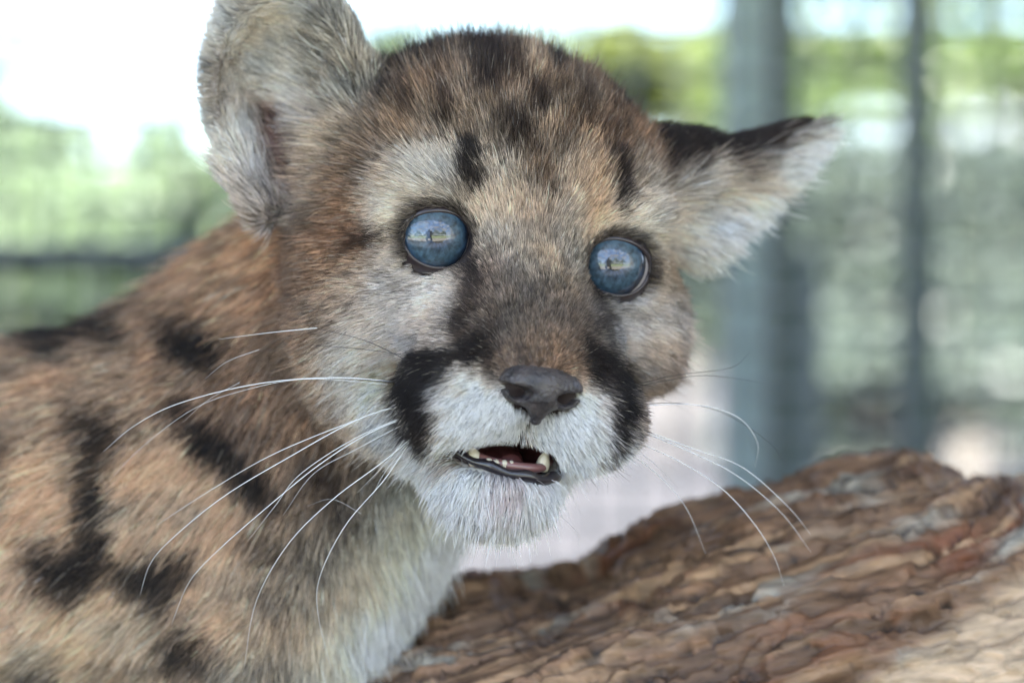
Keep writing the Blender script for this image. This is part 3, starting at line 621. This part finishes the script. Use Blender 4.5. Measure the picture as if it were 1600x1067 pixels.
GROOM_ER = [(1060, 260, .6, -.6), (1100, 230, .8, -.4), (1180, 220, .95, -.3), (1260, 185, .8, -.6), (1100, 340, .8, .3), (1150, 340, .9, .4), (1200, 290, .9, .25), (1250, 250, .9, .2), (1290, 200, .9, -.1), (1120, 420, .6, .75), (1190, 370, .85, .5)]
GROOM_B = [(350, 430, -.6, .6), (100, 500, -.9, .4), (300, 600, -.6, .75), (100, 700, -.8, .55), (400, 700, -.5, .85), (200, 850, -.7, .7), (400, 900, -.45, .9), (100, 1000, -.9, .45), (500, 800, -.3, .95), (560, 900, 0, 1), (640, 880, .35, .95), (690, 860, .6, .8), (600, 1000, .25, 1), (500, 1000, -.1, 1), (300, 1000, -.6, .75), (620, 780, -.2, 1)]

M_HEAD = [((m[0], m[1]+CROWN_SHIFT, m[2], m[3]+CROWN_SHIFT, m[4]+4, m[5]*.8, m[6], min(1, m[7]+.25)) if m[3] < 235 and m[1] < 235 else m) for m in M_HEAD]
def field(px, py, rows, sig):
    A = np.array(rows, float); out = np.zeros((len(px), A.shape[1]-2)); W = np.full(len(px), 1e-30)
    for r in A:
        wgt = np.exp(-((px-r[0])**2+(py-r[1])**2)/(2*sig*sig))+1e-6/(1+((px-r[0])**2+(py-r[1])**2)/1e4)**2
        out += wgt[:, None]*r[2:]; W += wgt
    return out/W[:, None]
def marks(col, px, py, ms, jit, grow=0):
    x = px+jit[:, 0]; y = py+jit[:, 1]
    for x0, y0, x1, y1, r, s, c, k in ms:
        dx, dy = x1-x0, y1-y0; t = np.clip(((x-x0)*dx+(y-y0)*dy)/(dx*dx+dy*dy+1e-9), 0, 1)
        d = np.hypot(x-x0-t*dx, y-y0-t*dy)
        r = r+grow; k = min(1, k+.15*(grow > 0))
        m = k/(1+np.exp(np.clip((d-r)/(s*.38), -30, 30)))
        col = col+(srgb(c)-col)*m[:, None]
    return col
def regions(p):
    pf = p.astype(np.float32)
    dh, dl, dr, db = head_sdf(pf), earl_sdf(pf), earr_sdf(pf), body_sdf(pf)
    D = np.stack([dh, dl, dr, db], -1); wgt = np.exp(-(D-D.min(1, keepdims=True))/2.2); return wgt/wgt.sum(1, keepdims=True), D
ALB = .92
def coat(p, wgt, jit):
    px, py = to_px(p); out = np.zeros((len(p), 3)); q = p*np.array([1, 1, 1.])
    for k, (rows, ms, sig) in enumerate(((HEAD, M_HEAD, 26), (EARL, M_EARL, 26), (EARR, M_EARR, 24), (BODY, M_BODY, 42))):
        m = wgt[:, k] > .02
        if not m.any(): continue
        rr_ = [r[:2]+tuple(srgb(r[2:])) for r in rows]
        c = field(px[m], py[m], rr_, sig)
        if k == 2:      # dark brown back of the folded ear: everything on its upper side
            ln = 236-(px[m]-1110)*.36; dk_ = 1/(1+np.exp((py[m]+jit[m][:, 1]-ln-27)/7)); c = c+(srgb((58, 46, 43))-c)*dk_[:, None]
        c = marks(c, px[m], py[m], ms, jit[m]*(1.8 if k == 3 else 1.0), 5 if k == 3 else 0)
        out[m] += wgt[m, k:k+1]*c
    n = fbm(q*.09, 100, 3)[:, None]; n2 = fbm(q*.35, 120, 2)[:, None]
    warm = np.array([.10, 0, -.12])
    out = out*(1+.22*n+.14*n2)*(1+warm*n*2.0)
    hq = toH(p)
    for c_ in EYE_C:      # dark rims of the eyes
        dd_ = np.hypot(hq[:, 0]-c_[0], (hq[:, 2]-c_[2])*1.12); m_ = (wgt[:, 0]*.9/(1+np.exp(np.clip((dd_-(OPEN_R+1.7))/.45, -30, 30)))*(hq[:, 1] < 24))[:, None]
        out = out+(srgb((46, 34, 32))-out)*m_
    mixf = np.clip(.30+.14*wgt[:, 3:4], 0, 1); out = out*(1-mixf)+mixf*out.mean(1, keepdims=True)*np.array([1.06, 1, .93]); out = out*(1+.20*wgt[:, 3:4]+.15*wgt[:, 2:3]+.12*wgt[:, 1:2])
    return np.clip((out/.80)**1.2*.97*np.array([1.01, .985, .95]), .003, .95)
def groom(p, wgt):
    px, py = to_px(p); g = np.zeros((len(p), 2))
    for k, (rows, sig) in enumerate(((GROOM_H, 40), (GROOM_EL, 35), (GROOM_ER, 35), (GROOM_B, 70))):
        v = field(px, py, rows, sig); g += wgt[:, k:k+1]*v
    return g
LEN = [(830, 600, 1.4), (830, 540, 1.8), (830, 470, 2.2), (835, 400, 3.2), (835, 320, 4.6), (840, 240, 5), (760, 440, 2.2), (910, 450, 2.2), (720, 520, 2.4), (700, 370, 2.6), (740, 420, 1.6), (610, 300, 5), (700, 300, 4.5), (640, 250, 6), (620, 440, 3.8), (680, 440, 2.6), (600, 520, 4.8), (520, 450, 5), (500, 550, 6.5), (440, 450, 6.5), (440, 600, 8), (560, 620, 6), (620, 700, 7), (640, 580, 3.5), (720, 620, 3.6), (790, 660, 3.2), (740, 690, 4.6), (680, 690, 4.6), (660, 780, 7.5), (720, 820, 8.5), (790, 820, 9.5), (790, 765, 5.5), (860, 810, 9.5), (890, 760, 7.5), (880, 650, 3.6), (930, 680, 4.6), (960, 600, 3.2), (980, 500, 4), (940, 500, 2), (1040, 520, 6), (1060, 580, 8), (1075, 450, 7), (1010, 350, 4.5), (1040, 300, 6.5), (1000, 200, 6), (820, 140, 6), (820, 60, 7.5), (640, 130, 6.5), (950, 110, 6.5), (560, 250, 7), (480, 380, 8), (600, 370, 3), (1030, 420, 2.8), (930, 420, 1.6)]

lt_p = BV; wgt_v, _ = regions(BV); jv = np.zeros((len(BV), 2))
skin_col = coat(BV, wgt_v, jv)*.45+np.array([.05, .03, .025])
skin_m, st, sb = new_mat('cub_skin'); at = st.nodes.new('ShaderNodeAttribute'); at.attribute_name = 'skin'
st.links.new(at.outputs['Color'], sb.inputs['Base Color']); sb.inputs['Roughness'].default_value = .7
hv = toH(BV)
inmouth = (((hv-np.array([-1.5, -8, -54.6]))/np.array([15.0, 21, 5.4]))**2).sum(1) < 1.0
skin_col[inmouth] = (.07, .012, .014)
for c in EYE_C:
    skin_col[(np.hypot(hv[:, 0]-c[0], hv[:, 2]-c[2]) < OPEN_R+2.6) & (hv[:, 1] < 22)] = (.02, .014, .015)
skin_col[(np.abs(hv[:, 0]) < 1.0) & (hv[:, 1] < -8) & (hv[:, 2] < -41) & (hv[:, 2] > -53)] = (.02, .012, .013)
skin_col[((((hv-np.array([0, -28, -37]))/np.array([13, 14, 6.5]))**2).sum(1) < 1)] = (.022, .012, .013)
body = mesh_obj('body', BV*MM, BQ, skin_m, cub)
ca = body.data.attributes.new('skin', 'FLOAT_COLOR', 'POINT'); ca.data.foreach_set('color', np.concatenate([skin_col, np.ones((len(BV), 1))], 1).astype(np.float32).ravel())
# ---------------------------------------------------------------- fur
tri = np.concatenate([BQ[:, [0, 1, 2]], BQ[:, [0, 2, 3]]])
A0, A1, A2 = BV[tri[:, 0]], BV[tri[:, 1]], BV[tri[:, 2]]
ar = .5*np.linalg.norm(np.cross(A1-A0, A2-A0), axis=1); tcn = (A0+A1+A2)/3; tn = BN[tri].mean(1); tn /= np.linalg.norm(tn, axis=1)[:, None]+1e-9
view = np.array([0, -805., 0])-tcn; view /= np.linalg.norm(view, axis=1)[:, None]; fc = (tn*view).sum(1)
tpx, tpy = to_px(tcn); wr, _ = regions(tcn)
inframe = (tpx > -110) & (tpx < 1700) & (tpy > -110) & (tpy < 1180)
front = np.clip((fc+.35)/.5, 0, 1)
dens = (wr[:, 0]*9.5+wr[:, 1]*5.0+wr[:, 2]*5.0+wr[:, 3]*6.0)*(.10+.90*front)*np.where(inframe, 1, .06)
face_z = np.exp(-((tpx-830)**2+(tpy-520)**2)/(2*170**2)); dens *= 1+.9*face_z*wr[:, 0]
hv = toH(tcn)
for c in EYE_C:                                  # no fur on the lids' bare rims
    dd = np.hypot((hv[:, 0]-c[0]), (hv[:, 2]-c[2])*1.16); dens *= np.where((dd < OPEN_R+.45) & (hv[:, 1] < 24), 0, 1)
im = (((hv-np.array([-3.0, -12, -54.6]))/np.array([16.4, 18.5, 5.4]))**2).sum(1) < 1.0; dens[im] = 0
dens[(np.abs(hv[:, 0]) < .55) & (hv[:, 1] < -8) & (hv[:, 2] < -41) & (hv[:, 2] > -53)] = 0
nose_zone = (((hv-np.array([0, -28, -36.5]))/np.array([9.5, 14, 6.0]))**2).sum(1) < 1; dens[nose_zone] = 0
pink = np.exp(-((tpx-446)**2/(2*30**2)+(tpy-222)**2/(2*38**2))); dens *= 1-.93*np.clip(pink*1.4, 0, 1)*wr[:, 1]
NT = int((dens*ar).sum()); print('fur strands', NT)
cnt = rng.poisson(dens*ar); ti = np.repeat(np.arange(len(tri)), cnt); n = len(ti)
r1, r2 = rng.random(n), rng.random(n); fl = r1+r2 > 1; r1[fl] = 1-r1[fl]; r2[fl] = 1-r2[fl]
p = A0[ti]+(A1-A0)[ti]*r1[:, None]+(A2-A0)[ti]*r2[:, None]; nn = tn[ti]
wg, _ = regions(p); px, py = to_px(p)
jit = rng.normal(size=(n, 2))*np.array([4.5, 4.5])+9*np.stack([fbm(p*.25, 201, 2), fbm(p*.25, 202, 2)], -1)
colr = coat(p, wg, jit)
def nearest(c, seed):
    ib = np.floor(c).astype(np.int64); best = np.full(len(c), 9.); bc = np.zeros_like(c)
    for dx in (-1, 0, 1):
        for dy in (-1, 0, 1):
            for dz in (-1, 0, 1):
                i = ib+np.array([dx, dy, dz]); j = np.stack([_h(i[:, 0], i[:, 1], i[:, 2], seed+q) for q in range(3)], -1); cc = i+j
                dd = ((cc-c)**2).sum(1); m = dd < best; best[m] = dd[m]; bc[m] = cc[m]
    return bc
def cell_id(p, cell, seed):
    k_ = (nearest(p/cell, seed)*997).astype(np.int64); return _h(k_[:, 0], k_[:, 1], k_[:, 2], seed+9)
# single hairs differ: agouti mix of dark, tan and pale hairs
u_ = rng.random(n); lum = colr.mean(1)
midtone = np.clip(1-abs(lum-.28)/.28, 0, 1)
ids = cell_id(p, 1.25, 301); ids5 = cell_id(p, 4.0, 305)
amp = np.exp(rng.normal(size=n)*(.18+.22*midtone)+(ids-.5)*(.35+.9*midtone)+(ids5-.5)*(.12+.35*midtone)); colr *= amp[:, None]
dk = (rng.random(n) < .16*midtone+.03); colr[dk] *= .32
pl = (rng.random(n) < .12*midtone); colr[pl] = colr[pl]*.4+np.array([.55, .47, .38])*.6
colr = np.clip(colr, .004, .93)
g2 = groom(p, wg); fl3 = np.stack([g2[:, 0], np.zeros(n), -g2[:, 1]], -1)
fl3[:, 1] += .25*(1-wg[:, 0])+.35*wg[:, 0]*np.clip((nn[:, 1]+.6), 0, 1)
ns = .33*np.stack([fbm(p*.12, 211+k, 2) for k in range(3)], -1)+.22*np.stack([fbm(p*.45, 221+k, 1) for k in range(3)], -1)+.10*rng.normal(size=(n, 3))
fl3 = fl3+ns
fdn = (fl3*nn).sum(1)[:, None]; t = fl3-np.where(fdn > 0, .35*fdn, fdn)*nn; t /= np.linalg.norm(t, axis=1)[:, None]+1e-6
Lh = field(px, py, [r for r in LEN], 34)[:, 0]
dark_r = (lum < .1)
le = 5.4+7.5*np.exp(-((px-515)**2/(2*30**2)+(py-200)**2/(2*85**2)))+3*np.exp(-((px-380)**2+(py-270)**2)/(2*35**2)); le = np.where((px > 560) & (py < 200), 4.5, le); le = np.where(px < 350, 3.4, le)
lr = np.where(dark_r, 3.5, 9.5)
Lb = 8.6+1.6*fbm(p*.05, 5)
length = wg[:, 0]*Lh+wg[:, 1]*le+wg[:, 2]*lr+wg[:, 3]*Lb
length *= np.clip(rng.normal(1, .16, n), .45, 1.5)
guard = rng.random(n) < (.02+.05*(py < 150)*wg[:, 0])*(length > 5); length[guard] *= 1.55
lift = wg[:, 0]*(.30+.035*length)+wg[:, 1]*.55+wg[:, 2]*.5+wg[:, 3]*.55; lift[guard] += .25
back = np.where(fc[ti] < -.1, 1, 0)
rad = (.050+.0048*length)*(1-.08*wg[:, 0]*(length < 5)); rad = np.where(inframe[ti], rad, .28); rad[guard] *= .75
rad *= 1+back*.8
KP = 6
s_ = np.linspace(0, 1, KP)
pos = np.zeros((n, KP, 3)); pos[:, 0] = p-nn*.25
for k in range(1, KP):
    s = s_[k]
    d = nn*(lift*(1.25-1.05*s))[:, None]+t*(.45+.75*s)
    d += np.array([0, 0, -.10])*s*np.clip((length-6)/6, 0, 1)[:, None]
    d /= np.linalg.norm(d, axis=1)[:, None]; pos[:, k] = pos[:, k-1]+d*(length/(KP-1))[:, None]
# clumping: pull strands towards a jittered cell centre's own strand direction
def clump(pos, cell, amount, seed):
    root = pos[:, 0]; bc = nearest(root/cell, seed)
    cc = bc*cell
    for k in range(1, KP):
        f = amount*(s_[k]**1.5)
        off = pos[:, k]-root
        pos[:, k] += (cc-root)*f[:, None] if np.ndim(f) else (cc-root)*f
    return pos
amt = np.clip((length-3)/9, 0, 1)
def clump_a(pos, cell, a, seed):
    root = pos[:, 0].copy(); before = pos.copy(); after = clump(pos.copy(), cell, 1.0, seed)
    return before+(after-before)*a[:, None, None]
pos = clump_a(pos, 1.25, .35*amt+.38, 301)
pos = clump_a(pos, 5.0, .30*amt*(.5+.8*wg[:, 3]+.6*wg[:, 1]+.4*wg[:, 2]), 311)
pos[:, 1:] += (rng.normal(size=(n, 1, 3))*(.035*length)[:, None, None])*s_[None, 1:, None]
# keep hair out of the eyes, mouth and nose
ho = toH(pos[:, -1]); bad = np.zeros(n, bool)
for c in EYE_C:
    bad |= (np.hypot(ho[:, 0]-c[0], (ho[:, 2]-c[2])*1.16) < OPEN_R) & (ho[:, 1] < 8) & (ho[:, 1] > -14)
bad |= (((ho-np.array([0, -31, -37]))/np.array([8.0, 9, 4.5]))**2).sum(1) < 1
hup = toH(p)
bad |= (((ho-np.array([-1.5, -14, -54.8]))/np.array([13.0, 12, 2.4]))**2).sum(1) < 1
keep = ~bad; pos = pos[keep]; colr = colr[keep]; rad = rad[keep]; n = len(pos); print('kept', n)
prof = np.array([.9, 1, .95, .8, .55, .15])
hc = bpy.data.hair_curves.new('fur'); hc.add_curves([KP]*n)
hc.attributes['position'].data.foreach_set('vector', (pos*MM).astype(np.float32).ravel())
ra = hc.attributes.new('radius', 'FLOAT', 'POINT'); ra.data.foreach_set('value', (rad[:, None]*prof[None]*MM).astype(np.float32).ravel())
fc_ = hc.attributes.new('hair_tint', 'FLOAT_COLOR', 'CURVE'); fc_.data.foreach_set('color', np.concatenate([colr, np.ones((n, 1))], 1).astype(np.float32).ravel())
fur_m = bpy.data.materials.new('fur'); fur_m.use_nodes = True; T = fur_m.node_tree; N = T.nodes; L = T.links
N.remove(N['Principled BSDF'])
hb = N.new('ShaderNodeBsdfPrincipled'); hb.inputs['Roughness'].default_value = .55; hb.inputs['Specular IOR Level'].default_value = .35
at = N.new('ShaderNodeAttribute'); at.attribute_name = 'hair_tint'
hi = N.new('ShaderNodeHairInfo')
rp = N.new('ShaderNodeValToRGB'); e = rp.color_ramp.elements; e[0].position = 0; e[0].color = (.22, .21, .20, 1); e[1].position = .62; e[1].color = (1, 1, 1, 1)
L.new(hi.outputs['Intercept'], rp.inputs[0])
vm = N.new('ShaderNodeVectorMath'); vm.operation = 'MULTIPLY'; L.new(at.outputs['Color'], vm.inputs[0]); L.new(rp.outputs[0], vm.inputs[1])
L.new(vm.outputs[0], hb.inputs['Base Color']); L.new(hb.outputs[0], N['Material Output'].inputs[0])
hc.materials.append(fur_m)
fur = bpy.data.objects.new('fur', hc); C.objects.link(fur); fur.parent = cub; fur['kind'] = 'stuff'

# ---------------------------------------------------------------- eyes
def sph_cap(c, Rr, axis_, a0, a1, na, nr=48, wob=None):
    """part of a sphere between polar angles a0..a1 (radians) round an axis"""
    axis_ = np.asarray(axis_, float)/np.linalg.norm(axis_); e1 = np.cross(axis_, [0, 0, 1.]); e1 /= np.linalg.norm(e1); e2 = np.cross(e1, axis_)
    V = []; F = []
    for i in range(na):
        a = a0+(a1-a0)*i/(na-1)
        for k in range(nr):
            t_ = 2*math.pi*k/nr; rr_ = Rr(a, t_) if callable(Rr) else Rr
            V.append(c+rr_*(math.cos(a)*axis_+math.sin(a)*(math.cos(t_)*e1+math.sin(t_)*e2)))
    for i in range(na-1):
        for k in range(nr):
            F.append((i*nr+k, (i+1)*nr+k, (i+1)*nr+(k+1) % nr, i*nr+(k+1) % nr))
    return np.array(V), F
def wet(name, col, rough=.05, coat=1.0, ior=1.5):
    m, t_, b = new_mat(name); b.inputs['Base Color'].default_value = (*col, 1); b.inputs['Roughness'].default_value = .4
    b.inputs['Coat Weight'].default_value = coat; b.inputs['Coat Roughness'].default_value = rough; b.inputs['Coat IOR'].default_value = ior; return m
sclera_m = wet('sclera', (.42, .38, .38), .03)
pupil_m = wet('pupil', (.001, .0015, .003), .012, 1.0, 1.7)
iris_m, it, ib_ = new_mat('blue_iris'); N = it.nodes; L = it.links
ia = N.new('ShaderNodeAttribute'); ia.attribute_name = 'iris_uv'
sp = N.new('ShaderNodeSeparateXYZ'); L.new(ia.outputs['Vector'], sp.inputs[0])
mp = N.new('ShaderNodeMapping'); mp.inputs['Scale'].default_value = (9, 9, 7); L.new(ia.outputs['Vector'], mp.inputs[0])
nz = N.new('ShaderNodeTexNoise'); nz.inputs['Scale'].default_value = 1; nz.inputs['Detail'].default_value = 6; L.new(mp.outputs[0], nz.inputs['Vector'])
cr = N.new('ShaderNodeValToRGB'); e = cr.color_ramp.elements
for pz, cz in ((.0, (.05, .07, .15)), (.22, (.08, .13, .24)), (.45, (.12, .20, .275)), (.66, (.10, .195, .275)), (.82, (.03, .09, .18)), (1.0, (.003, .008, .025))):
    q = e.new(pz) if pz not in (0, 1) else (e[0] if pz == 0 else e[-1]); q.position = pz; q.color = (*cz, 1)
L.new(sp.outputs['Z'], cr.inputs[0])
mr = N.new('ShaderNodeMapRange'); mr.inputs[1].default_value = .3; mr.inputs[2].default_value = .7; mr.inputs[3].default_value = .14; mr.inputs[4].default_value = .68; L.new(nz.outputs[0], mr.inputs[0])
vm = N.new('ShaderNodeVectorMath'); vm.operation = 'SCALE'; L.new(cr.outputs[0], vm.inputs[0]); L.new(mr.outputs[0], vm.inputs['Scale'])
L.new(vm.outputs[0], ib_.inputs['Base Color']); ib_.inputs['Roughness'].default_value = .5
ib_.inputs['Coat Weight'].default_value = 1; ib_.inputs['Coat Roughness'].default_value = .012; ib_.inputs['Coat IOR'].default_value = 1.7
rim_m = wet('eyelid_skin', (.030, .020, .022), .25, .5)
for q, c in enumerate(EYE_C):
    cw = H(*c); eye = empty('eye', tuple(cw*MM)); eye.parent = cub
    v, f = sph_cap(np.zeros(3), EYE_R, (0, -1, 0), .0001, math.pi-.001, 28, 40)
    mesh_obj('sclera', v*MM, f, sclera_m, eye)
    look = np.array([2.7 if q == 0 else 1.4, -11.6, .1 if q == 0 else .3])
    IR = .88
    v, f = sph_cap(np.zeros(3), lambda a, t_: EYE_R+.08+.6*max(0, 1-(a/.88)**2), look, .0005, IR, 30, 96)
    io = mesh_obj('iris', v*MM, f, iris_m, eye)
    uv = np.zeros((len(v), 3)); aa = np.repeat(np.linspace(0, 1, 30), 96); tt = np.tile(np.arange(96)*2*math.pi/96, 30)
    uv[:, 0] = np.cos(tt)*.5; uv[:, 1] = np.sin(tt)*.5; uv[:, 2] = aa
    a_ = io.data.attributes.new('iris_uv', 'FLOAT_VECTOR', 'POINT'); a_.data.foreach_set('vector', uv.astype(np.float32).ravel())
    v, f = sph_cap(np.zeros(3), lambda a, t_: EYE_R+.11+.6*max(0, 1-(a/.88)**2), look, .0005, .18, 8, 40)
    mesh_obj('pupil', v*MM, f, pupil_m, eye)
    # lids: a band of bare dark skin round the opening, with a tear-duct corner towards the nose
    sgn = 1 if q == 0 else -1; Vl = []; nr = 72; prof_l = [(0.0, -.3), (0.05, .5), (.35, 1.0), (.9, 1.35), (1.7, 1.45), (2.6, 1.3), (3.6, -.4)]
    for k in range(nr):
        th = 2*math.pi*k/nr; cx_, cz_ = math.cos(th), math.sin(th)
        r0 = OPEN_R-(2.3 if cz_ > 0 else 1.25)*abs(cz_)**2
        corner = max(0, math.cos(th-(-.66 if sgn > 0 else math.pi+.66)))**22
        outer = max(0, math.cos(th-(math.pi-.1 if sgn > 0 else .1)))**10
        r0 += 3.0*corner+.4*outer-.55*max(0, math.cos(th-(2.35 if sgn > 0 else .8)))**3
        for du, hh in prof_l:
            r_ = r0+du; yy = -math.sqrt(max(EYE_R**2-min(r_, EYE_R*.985)**2, 0))
            Vl.append((r_*cx_, yy-hh+(.6*corner), r_*cz_))
    m_ = len(prof_l); Fl = [(k*m_+j, ((k+1) % nr)*m_+j, ((k+1) % nr)*m_+j+1, k*m_+j+1) for k in range(nr) for j in range(m_-1)]
    Vl = np.array(Vl)@MH.T
    mesh_obj('eyelid', Vl*MM, Fl, rim_m, eye)

# ---------------------------------------------------------------- nose, mouth
def nose_sdf(p):
    h = toH(p).astype(np.float32); x = np.abs(h[..., 0]); s = np.stack([x, h[..., 1], h[..., 2]], -1)
    d = ell(h, (-.2, -25.1, -34.3), (11.0, 7.4, 5.5))
    d = smin(d, ell(s, (6.4, -25, -36.4), (4.8, 6.2, 4.2)), 3)
    d = smin(d, cone(h, (0, -27, -38), (0, -26.0, -44.0), 5.2, 1.5), 2.5)
    d = smax(d, -ell(s, (6.4, -31.0, -37.8), (3.0, 6, 2.0), rot_y(0)), 1.2)
    d = smax(d, -ell(s, (9.6, -28.5, -36.4), (2.8, 4, 1.0), rot_y(0)), .8)
    d = smax(d, -cone(h, (0, -33.6, -38), (0, -30.6, -48), .35, .9), .9)
    return d+.16*vnoise(h.astype(float)*1.25, 9)+.08*vnoise(h.astype(float)*2.3, 19)
c0 = H(0, -27, -38)
V, Q = surface_net(nose_sdf, np.arange(c0[0]-16, c0[0]+16, .36), np.arange(c0[1]-12, c0[1]+14, .36), np.arange(c0[2]-14, c0[2]+14, .36))
nose_m = noisy('nose_leather', [(.35, (.028, .025, .029)), (.65, (.085, .070, .068))], nscale=220, rough=.5, bump=.9, bscale=1500, bdist=.0006)
nose_m.node_tree.nodes['Principled BSDF'].inputs['Coat Weight'].default_value = .35; nose_m.node_tree.nodes['Principled BSDF'].inputs['Coat Roughness'].default_value = .28
mesh_obj('nose', V*MM, Q, nose_m, cub)
lip_m = wet('dark_wet_lip', (.016, .012, .016), .07, .8); gum_m = wet('pink_gum', (.20, .09, .085), .15, .8); tooth_m = wet('tooth', (.62, .55, .42), .12, .7); tongue_m = wet('tongue', (.10, .03, .03), .3, .6)
def Pd(px, py, d): return P(px, py, d)
def ribbon_tube(name, pts, rad_, m, sides=12, nseg=40):
    sp_ = spline(pts, nseg); rr_ = np.interp(np.linspace(0, 1, nseg), np.linspace(0, 1, len(rad_)), rad_)
    v, f = tube(sp_, rr_, sides); return mesh_obj(name, np.array(v)*MM, f, m, cub)
ribbon_tube('lower_lip', [H(-21.5, -1.5, -52.0), H(-16.5, -9.5, -55.2), H(-12, -13.8, -57.4), H(-8, -16.5, -57.9), H(-3, -18.2, -59.3), H(2, -18.6, -59.2), H(7, -17.3, -60), H(11, -13.6, -58.8), H(13.5, -10, -58.9), H(16, -6, -54.5)], [.6, 1.2, 1.0, 1.6, 1.2, 1.7, 1.3, 1.7, 1.1, .6], lip_m)
ribbon_tube('gum', [H(-13, -8, -54.8), H(-9, -13, -56.4), H(-4, -15.4, -57.2), H(3, -15.4, -57.2), H(8, -13, -56.6), H(11.5, -8, -55)], [.9, 1.2, 1.3, 1.3, 1.2, .9], gum_m)
ribbon_tube('tongue', [H(0, -10, -58.5), H(0, -2, -58), H(0, 10, -58)], [4.0, 6, 6], tongue_m)
def tooth(name, base, tip, r):
    pts = [base+(tip-base)*s for s in np.linspace(0, 1, 8)]; rr_ = [r*x for x in ((.95, 1.0, 1.0, .95, .86, .72, .5, .2) if name == 'canine' else (.9, 1, 1, 1, 1, .97, .85, .5))]
    v, f = tube(pts, rr_, 12); mesh_obj(name, np.array(v)*MM, f, tooth_m, cub)
tooth('canine', P(744, 724, -14), P(737, 699, -15.5), 2.0)
tooth('canine', P(846, 734, -9), P(853, 706, -10.5), 1.9)
for k, (tx, ty) in enumerate([(763, 721), (775, 724), (787, 726), (799, 728), (811, 729), (823, 731)]):
    tooth('incisor', P(tx, ty+7, -17.6+k*.8), P(tx+(-1)**k*1.5, ty-5-(k*37 % 4), -18.2+k*.8), .95+.12*(k % 2))

# ---------------------------------------------------------------- whiskers
white_m = wet('white_whisker', (.86, .86, .86), .2, .3); dark_m = wet('dark_whisker', (.035, .03, .03), .2, .3)
def whisker(pts, d0, d1, r, m=None):
    nn_ = len(pts); P3 = [P(x, y, d0+(d1-d0)*i/(nn_-1)) for i, (x, y) in enumerate(pts)]
    P3[0] = P3[0]+(P3[0]-P3[1])/np.linalg.norm(P3[0]-P3[1])*1.0
    sp_ = spline(P3, 30); s = np.linspace(0, 1, 30)
    v, f = tube(sp_, r*(1-.82*s**1.6), 6); mesh_obj('whisker', np.array(v)*MM, f, m or white_m, cub)
WL = [([(622, 597), (520, 590), (400, 600), (280, 630), (210, 665), (162, 705)], .17, 'm'), ([(600, 600), (480, 592), (380, 610), (300, 640), (220, 700), (170, 752)], .07, 0),
 ([(632, 632), (560, 655), (430, 708), (330, 765), (245, 820)], .15, 0), ([(645, 628), (560, 655), (450, 715), (350, 775), (270, 840), (235, 880), (219, 928)], .16, 0),
 ([(655, 645), (580, 675), (500, 725), (420, 790), (340, 860), (295, 910), (268, 975)], .16, 0), ([(660, 640), (560, 682), (470, 740), (430, 790), (387, 845)], .13, 0),
 ([(645, 655), (560, 700), (490, 740), (442, 805)], .09, 0), ([(668, 663), (600, 720), (520, 780), (450, 850), (400, 940), (381, 1045)], .15, 0),
 ([(692, 655), (650, 680), (600, 750), (540, 820), (500, 900), (497, 960), (518, 1045)], .14, 0), ([(685, 660), (640, 690), (600, 740), (577, 785)], .10, 0), ([(650, 660), (610, 715), (558, 770)], .09, 0),
 ([(630, 560), (570, 532), (490, 512)], .12, 1), ([(622, 553), (560, 545), (470, 538)], .09, 1), ([(490, 513), (420, 520), (342, 530)], .13, 0), ([(400, 548), (355, 565), (320, 592)], .06, 0),
 ([(370, 600), (325, 625), (285, 660)], .05, 0), ([(700, 690), (705, 715), (700, 742)], .09, 0), ([(682, 690), (676, 715), (674, 735)], .08, 0), ([(716, 700), (722, 722), (718, 735)], .07, 0), ([(560, 800), (520, 780), (480, 790)], .04, 0)]
for pts, r, c in WL:
    whisker(pts, -17, 2 if len(pts) > 4 else -8, r, dark_m if c == 1 else white_m)
whisker([(628, 597), (590, 595), (545, 591), (500, 591)], -18, -12, .185, dark_m)
WR = [([(980, 605), (1050, 587), (1140, 575), (1172, 550)], .11, 1), ([(980, 607), (1080, 588), (1140, 590), (1190, 598)], .10, 1), ([(984, 633), (1060, 630), (1130, 645), (1200, 690), (1230, 730)], .10, 1),
 ([(984, 635), (1080, 632), (1150, 650), (1183, 690), (1180, 730)], .14, 0), ([(980, 662), (1080, 700), (1160, 730), (1230, 790), (1267, 835)], .16, 0), ([(982, 666), (1070, 702), (1150, 742), (1220, 800), (1267, 862)], .16, 0),
 ([(975, 682), (1060, 720), (1130, 765), (1180, 820), (1210, 870), (1225, 915)], .15, 0), ([(955, 690), (1020, 735), (1070, 790), (1103, 865)], .14, 0), ([(965, 685), (1020, 722), (1057, 762)], .11, 0), ([(985, 672), (1050, 690), (1115, 725)], .08, 0),
 ([(925, 715), (935, 740), (932, 775)], .07, 0), ([(935, 712), (948, 740), (950, 772)], .07, 0), ([(945, 706), (960, 730), (975, 756)], .08, 0), ([(870, 800), (900, 830), (905, 855)], .06, 0), ([(985, 615), (1040, 625), (1085, 650)], .06, 1)]
for pts, r, c in WR: whisker(pts, -2, 22, r, dark_m if c == 1 else white_m)
for pts, r in (([(1012, 230), (1040, 205), (1080, 172)], .07), ([(1048, 262), (1100, 250), (1165, 249)], .05), ([(1080, 306), (1130, 308), (1168, 325)], .06), ([(560, 130), (555, 60), (570, -10)], .04)):
    whisker(pts, 25, 20, r, dark_m)
